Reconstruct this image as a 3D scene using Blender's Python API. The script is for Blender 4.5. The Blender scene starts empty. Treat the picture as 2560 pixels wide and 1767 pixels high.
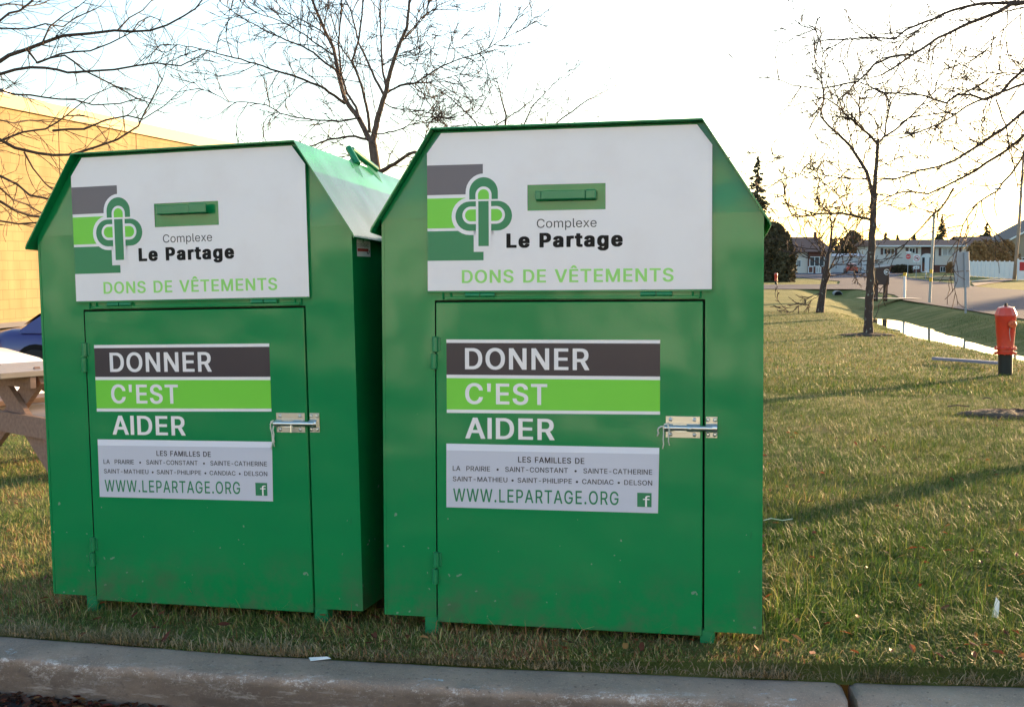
import bpy, math, random
import numpy as np
from mathutils import Vector, Matrix
R = math.radians
D = bpy.data
scene = bpy.context.scene
COL = scene.collection
F, CX, CY = 3000.0, 1280.0, 883.5
HC = 1.262                                   # camera height above the grass at the bins
PITCH = math.atan((CY - 650) / F)
CT, ST = math.cos(PITCH), math.sin(PITCH)

def ray(px, py):
    x, y, z = (px - CX) / F, (py - CY) / F, 1.0
    return (x, z * CT - y * ST, -y * CT - z * ST)
def wp(px, py, dist):                        # point seen at a pixel, at a given distance (world y)
    r = ray(px, py); s = dist / r[1]
    return Vector((r[0] * s, dist, HC + r[2] * s))

# ------------------------------------------------------------------ terrain
DITCH = [(9.5, -4), (11.0, 10), (11.4, 20), (12.0, 26), (12.2, 30), (12.9, 36), (14.2, 43), (15.2, 50), (18.6, 66), (21.2, 79.5)]
DY = np.array([p[1] for p in DITCH]); DX = np.array([p[0] for p in DITCH])
def sstep(t): t = np.clip(t, 0, 1); return t * t * (3 - 2 * t)
def terrain(x, y):
    x = np.asarray(x, float); y = np.asarray(y, float)
    yy = np.maximum(y, 2.0)
    z = -0.675 * (1 - np.exp(-(yy - 4) / 14.0))
    z = z + np.interp(x, [-12, -3, -1.7, -.65, -.25, .75, 3, 6], [-.33, -.03, .002, .026, .032, .058, .042, 0]) * np.clip(1 - (yy - 20) / 60, 0, 1)
    # the ditch
    c = np.interp(y, DY, DX); d = np.abs(x - c)
    bottom = np.interp(y, [-4, 20, 48, 52, 66, 79.5], [-1.20, -1.205, -1.195, -1.13, -1.09, -1.11])
    bottom = bottom + .022*np.sin(y*1.7+x)*np.sin(y*.63)
    side = np.where(x > c, np.interp(y, [20, 40, 60, 79], [3.2, 2.9, 2.0, 1.6]), 2.7)
    w = 1 - sstep((d - .22) / side)
    z = np.where(x > c, z + (-.672 - z) * sstep((x - c) / 1.5), z)
    w = w * (1 - sstep((y - 76.6) / 2.6))
    z = z * (1 - w) + bottom * w
    return z
def gz(x, y): return float(terrain(x, y))
def gpt(px, py, off=0.0):                    # where the line of sight through a pixel meets the ground
    r = ray(px, py); lo = 2.5; s = lo
    while s < 900:
        x, y, z = r[0] * s, r[1] * s, HC + r[2] * s
        if z < gz(x, y) + off: break
        lo = s; s *= 1.004
    hi = s
    for _ in range(20):
        m = (lo + hi) / 2
        if HC + r[2] * m < gz(r[0] * m, r[1] * m) + off: hi = m
        else: lo = m
    return Vector((r[0] * hi, r[1] * hi, gz(r[0] * hi, r[1] * hi)))

# ------------------------------------------------------------------ mesh helper
class MB:
    def __init__(s): s.v = []; s.f = []; s.m = []
    def add(s, vs, fs, m=0):
        b = len(s.v); s.v += [tuple(v) for v in vs]
        for f in fs: s.f.append(tuple(b + i for i in f)); s.m.append(m)
    def box(s, x0, x1, y0, y1, z0, z1, m=0, M=None):
        vs = [(x0,y0,z0),(x1,y0,z0),(x1,y1,z0),(x0,y1,z0),(x0,y0,z1),(x1,y0,z1),(x1,y1,z1),(x0,y1,z1)]
        if M: vs = [M @ Vector(v) for v in vs]
        s.add(vs, [(0,3,2,1),(4,5,6,7),(0,1,5,4),(1,2,6,5),(2,3,7,6),(3,0,4,7)], m)
    def bbox(s, x0, x1, y0, y1, z0, z1, b, m=0, M=None):        # box with chamfered edges
        import itertools
        vs = []; idx = {}
        for sx, sy, sz in itertools.product((0,1),(0,1),(0,1)):
            X = (x0, x1)[sx]; Y = (y0, y1)[sy]; Z = (z0, z1)[sz]
            dx = b if sx == 0 else -b; dy = b if sy == 0 else -b; dz = b if sz == 0 else -b
            for a, p in (('x', (X, Y+dy, Z+dz)), ('y', (X+dx, Y, Z+dz)), ('z', (X+dx, Y+dy, Z))):
                idx[(a, sx, sy, sz)] = len(vs); vs.append(M @ Vector(p) if M else p)
        fs = []
        for t in (0, 1):
            q = [idx[('x',t,0,0)], idx[('x',t,1,0)], idx[('x',t,1,1)], idx[('x',t,0,1)]]; fs.append(q if t else q[::-1])
            q = [idx[('y',0,t,0)], idx[('y',0,t,1)], idx[('y',1,t,1)], idx[('y',1,t,0)]]; fs.append(q if t else q[::-1])
            q = [idx[('z',0,0,t)], idx[('z',1,0,t)], idx[('z',1,1,t)], idx[('z',0,1,t)]]; fs.append(q if t else q[::-1])
        for i in (0, 1):
            for j in (0, 1):
                q = [idx[('x',i,j,0)], idx[('y',i,j,0)], idx[('y',i,j,1)], idx[('x',i,j,1)]]; fs.append(q if (i+j)%2 else q[::-1])
                q = [idx[('x',i,0,j)], idx[('z',i,0,j)], idx[('z',i,1,j)], idx[('x',i,1,j)]]; fs.append(q[::-1] if (i+j)%2 else q)
                q = [idx[('y',0,i,j)], idx[('z',0,i,j)], idx[('z',1,i,j)], idx[('y',1,i,j)]]; fs.append(q if (i+j)%2 else q[::-1])
                for k in (0, 1):
                    q = [idx[('x',i,j,k)], idx[('y',i,j,k)], idx[('z',i,j,k)]]; fs.append(q if (i+j+k)%2 else q[::-1])
        s.add(vs, fs, m)
    def prism(s, poly, y0, y1, m=0, axis='y'):                  # poly in (a,b), extruded along axis
        n = len(poly)
        P = (lambda a, b, t: (a, t, b)) if axis == 'y' else ((lambda a, b, t: (t, a, b)) if axis == 'x' else (lambda a, b, t: (a, b, t)))
        vs = [P(a, b, y0) for a, b in poly] + [P(a, b, y1) for a, b in poly]
        s.add(vs, [tuple(range(n)), tuple(range(2*n-1, n-1, -1))] + [(i, i+n, (i+1)%n+n, (i+1)%n) for i in range(n)], m)
    def flat(s, poly, y, m=0):                                   # polygon facing -y
        s.add([(a, y, b) for a, b in poly], [tuple(range(len(poly)))], m)
    def rect(s, x0, x1, z0, z1, y, m=0): s.flat([(x0,z0),(x1,z0),(x1,z1),(x0,z1)], y, m)
    def tube(s, pts, rad, n=6, m=0, cap=True):
        pts = [Vector(p) for p in pts]; k = len(pts)
        if not hasattr(rad, '__len__'): rad = [rad] * k
        rings = []; up = Vector((.13, .21, .97))
        for i, p in enumerate(pts):
            t = (pts[min(i+1, k-1)] - pts[max(i-1, 0)])
            if t.length < 1e-9: t = Vector((0,0,1))
            t.normalize(); a = t.cross(up)
            if a.length < .05: a = t.cross(Vector((1, 0, 0)))
            a.normalize(); b = t.cross(a)
            rings.append([p + (a * math.cos(2*math.pi*j/n) + b * math.sin(2*math.pi*j/n)) * rad[i] for j in range(n)])
        vs = [v for r in rings for v in r]; fs = []
        for i in range(k-1):
            for j in range(n):
                fs.append((i*n+j, i*n+(j+1)%n, (i+1)*n+(j+1)%n, (i+1)*n+j))
        if cap: fs += [tuple(range(n-1, -1, -1)), tuple((k-1)*n+j for j in range(n))]
        s.add(vs, fs, m)
    def lathe(s, prof, c=(0,0,0), n=16, m=0, M=None):            # prof: (r, z)
        c = Vector(c); vs = []; fs = []
        for r, z in prof:
            for j in range(n):
                p = Vector((r*math.cos(2*math.pi*j/n), r*math.sin(2*math.pi*j/n), z))
                vs.append((M @ p if M else p) + c)
        for i in range(len(prof)-1):
            for j in range(n): fs.append((i*n+j, i*n+(j+1)%n, (i+1)*n+(j+1)%n, (i+1)*n+j))
        fs += [tuple(range(n-1,-1,-1)), tuple((len(prof)-1)*n+j for j in range(n))]
        s.add(vs, fs, m)
    def tri_soup(s, V, m=0):                                     # V: (n,3,3)
        b = len(s.v); s.v += [tuple(p) for t in V for p in t]
        for i in range(len(V)): s.f.append((b+3*i, b+3*i+1, b+3*i+2)); s.m.append(m)
    def build(s, name, mats, parent=None, smooth=False, angle=None):
        me = D.meshes.new(name)
        me.from_pydata(s.v, [], s.f)
        if not isinstance(mats, (list, tuple)): mats = [mats]
        for mt in mats: me.materials.append(mt)
        me.polygons.foreach_set('material_index', s.m)
        if smooth: me.polygons.foreach_set('use_smooth', [True]*len(s.f))
        me.update()
        if smooth and angle: me.set_sharp_from_angle(angle=R(angle))
        o = D.objects.new(name, me); COL.objects.link(o)
        if parent: o.parent = parent
        return o
def tag(o, label=None, cat=None, group=None, kind=None):
    if label: o['label'] = label
    if cat: o['category'] = cat
    if group: o['group'] = group
    if kind: o['kind'] = kind
    return o
def empty(name, M, label=None, cat=None, group=None):
    o = D.objects.new(name, None); COL.objects.link(o)
    if isinstance(M, Matrix): o.matrix_world = M
    else: o.location = M
    o.empty_display_size = .2
    return tag(o, label, cat, group)

# ------------------------------------------------------------------ materials
MATS = {}
def mat(name, col, rough=.6, metal=0, spec=.5, noise=None, bump=None, coat=0, scale=None):
    """noise=(scale, amount, col2) mixes a second real colour in; bump=(scale, strength, distance)."""
    if name in MATS: return MATS[name]
    m = D.materials.new(name); m.use_nodes = True; nt = m.node_tree; b = nt.nodes['Principled BSDF']
    b.inputs['Base Color'].default_value = (*col, 1); b.inputs['Roughness'].default_value = rough
    b.inputs['Metallic'].default_value = metal; b.inputs['Specular IOR Level'].default_value = spec
    b.inputs['Coat Weight'].default_value = coat
    tc = nt.nodes.new('ShaderNodeTexCoord'); src = tc.outputs['Object']
    if scale:
        mp = nt.nodes.new('ShaderNodeMapping'); mp.inputs['Scale'].default_value = scale
        nt.links.new(src, mp.inputs['Vector']); src = mp.outputs['Vector']
    if noise:
        n = nt.nodes.new('ShaderNodeTexNoise'); n.inputs['Scale'].default_value = noise[0]; n.inputs['Detail'].default_value = 6
        n.inputs['Roughness'].default_value = .6
        nt.links.new(src, n.inputs['Vector'])
        cr = nt.nodes.new('ShaderNodeValToRGB'); lo, hi = noise[3] if len(noise) > 3 else (.35, .65)
        cr.color_ramp.elements[0].position = lo; cr.color_ramp.elements[1].position = hi
        cr.color_ramp.elements[0].color = (0,0,0,1); cr.color_ramp.elements[1].color = (noise[1],)*3 + (1,)
        nt.links.new(n.outputs['Fac'], cr.inputs['Fac'])
        mx = nt.nodes.new('ShaderNodeMix'); mx.data_type = 'RGBA'
        mx.inputs['A'].default_value = (*col, 1); mx.inputs['B'].default_value = (*noise[2], 1)
        nt.links.new(cr.outputs['Color'], mx.inputs['Factor']); nt.links.new(mx.outputs['Result'], b.inputs['Base Color'])
    if bump:
        n2 = nt.nodes.new('ShaderNodeTexNoise'); n2.inputs['Scale'].default_value = bump[0]; n2.inputs['Detail'].default_value = 4 if len(bump) < 4 else bump[3]
        nt.links.new(src, n2.inputs['Vector'])
        bp = nt.nodes.new('ShaderNodeBump'); bp.inputs['Strength'].default_value = bump[1]; bp.inputs['Distance'].default_value = bump[2]
        nt.links.new(n2.outputs['Fac'], bp.inputs['Height']); nt.links.new(bp.outputs['Normal'], b.inputs['Normal'])
    MATS[name] = m; return m

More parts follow.
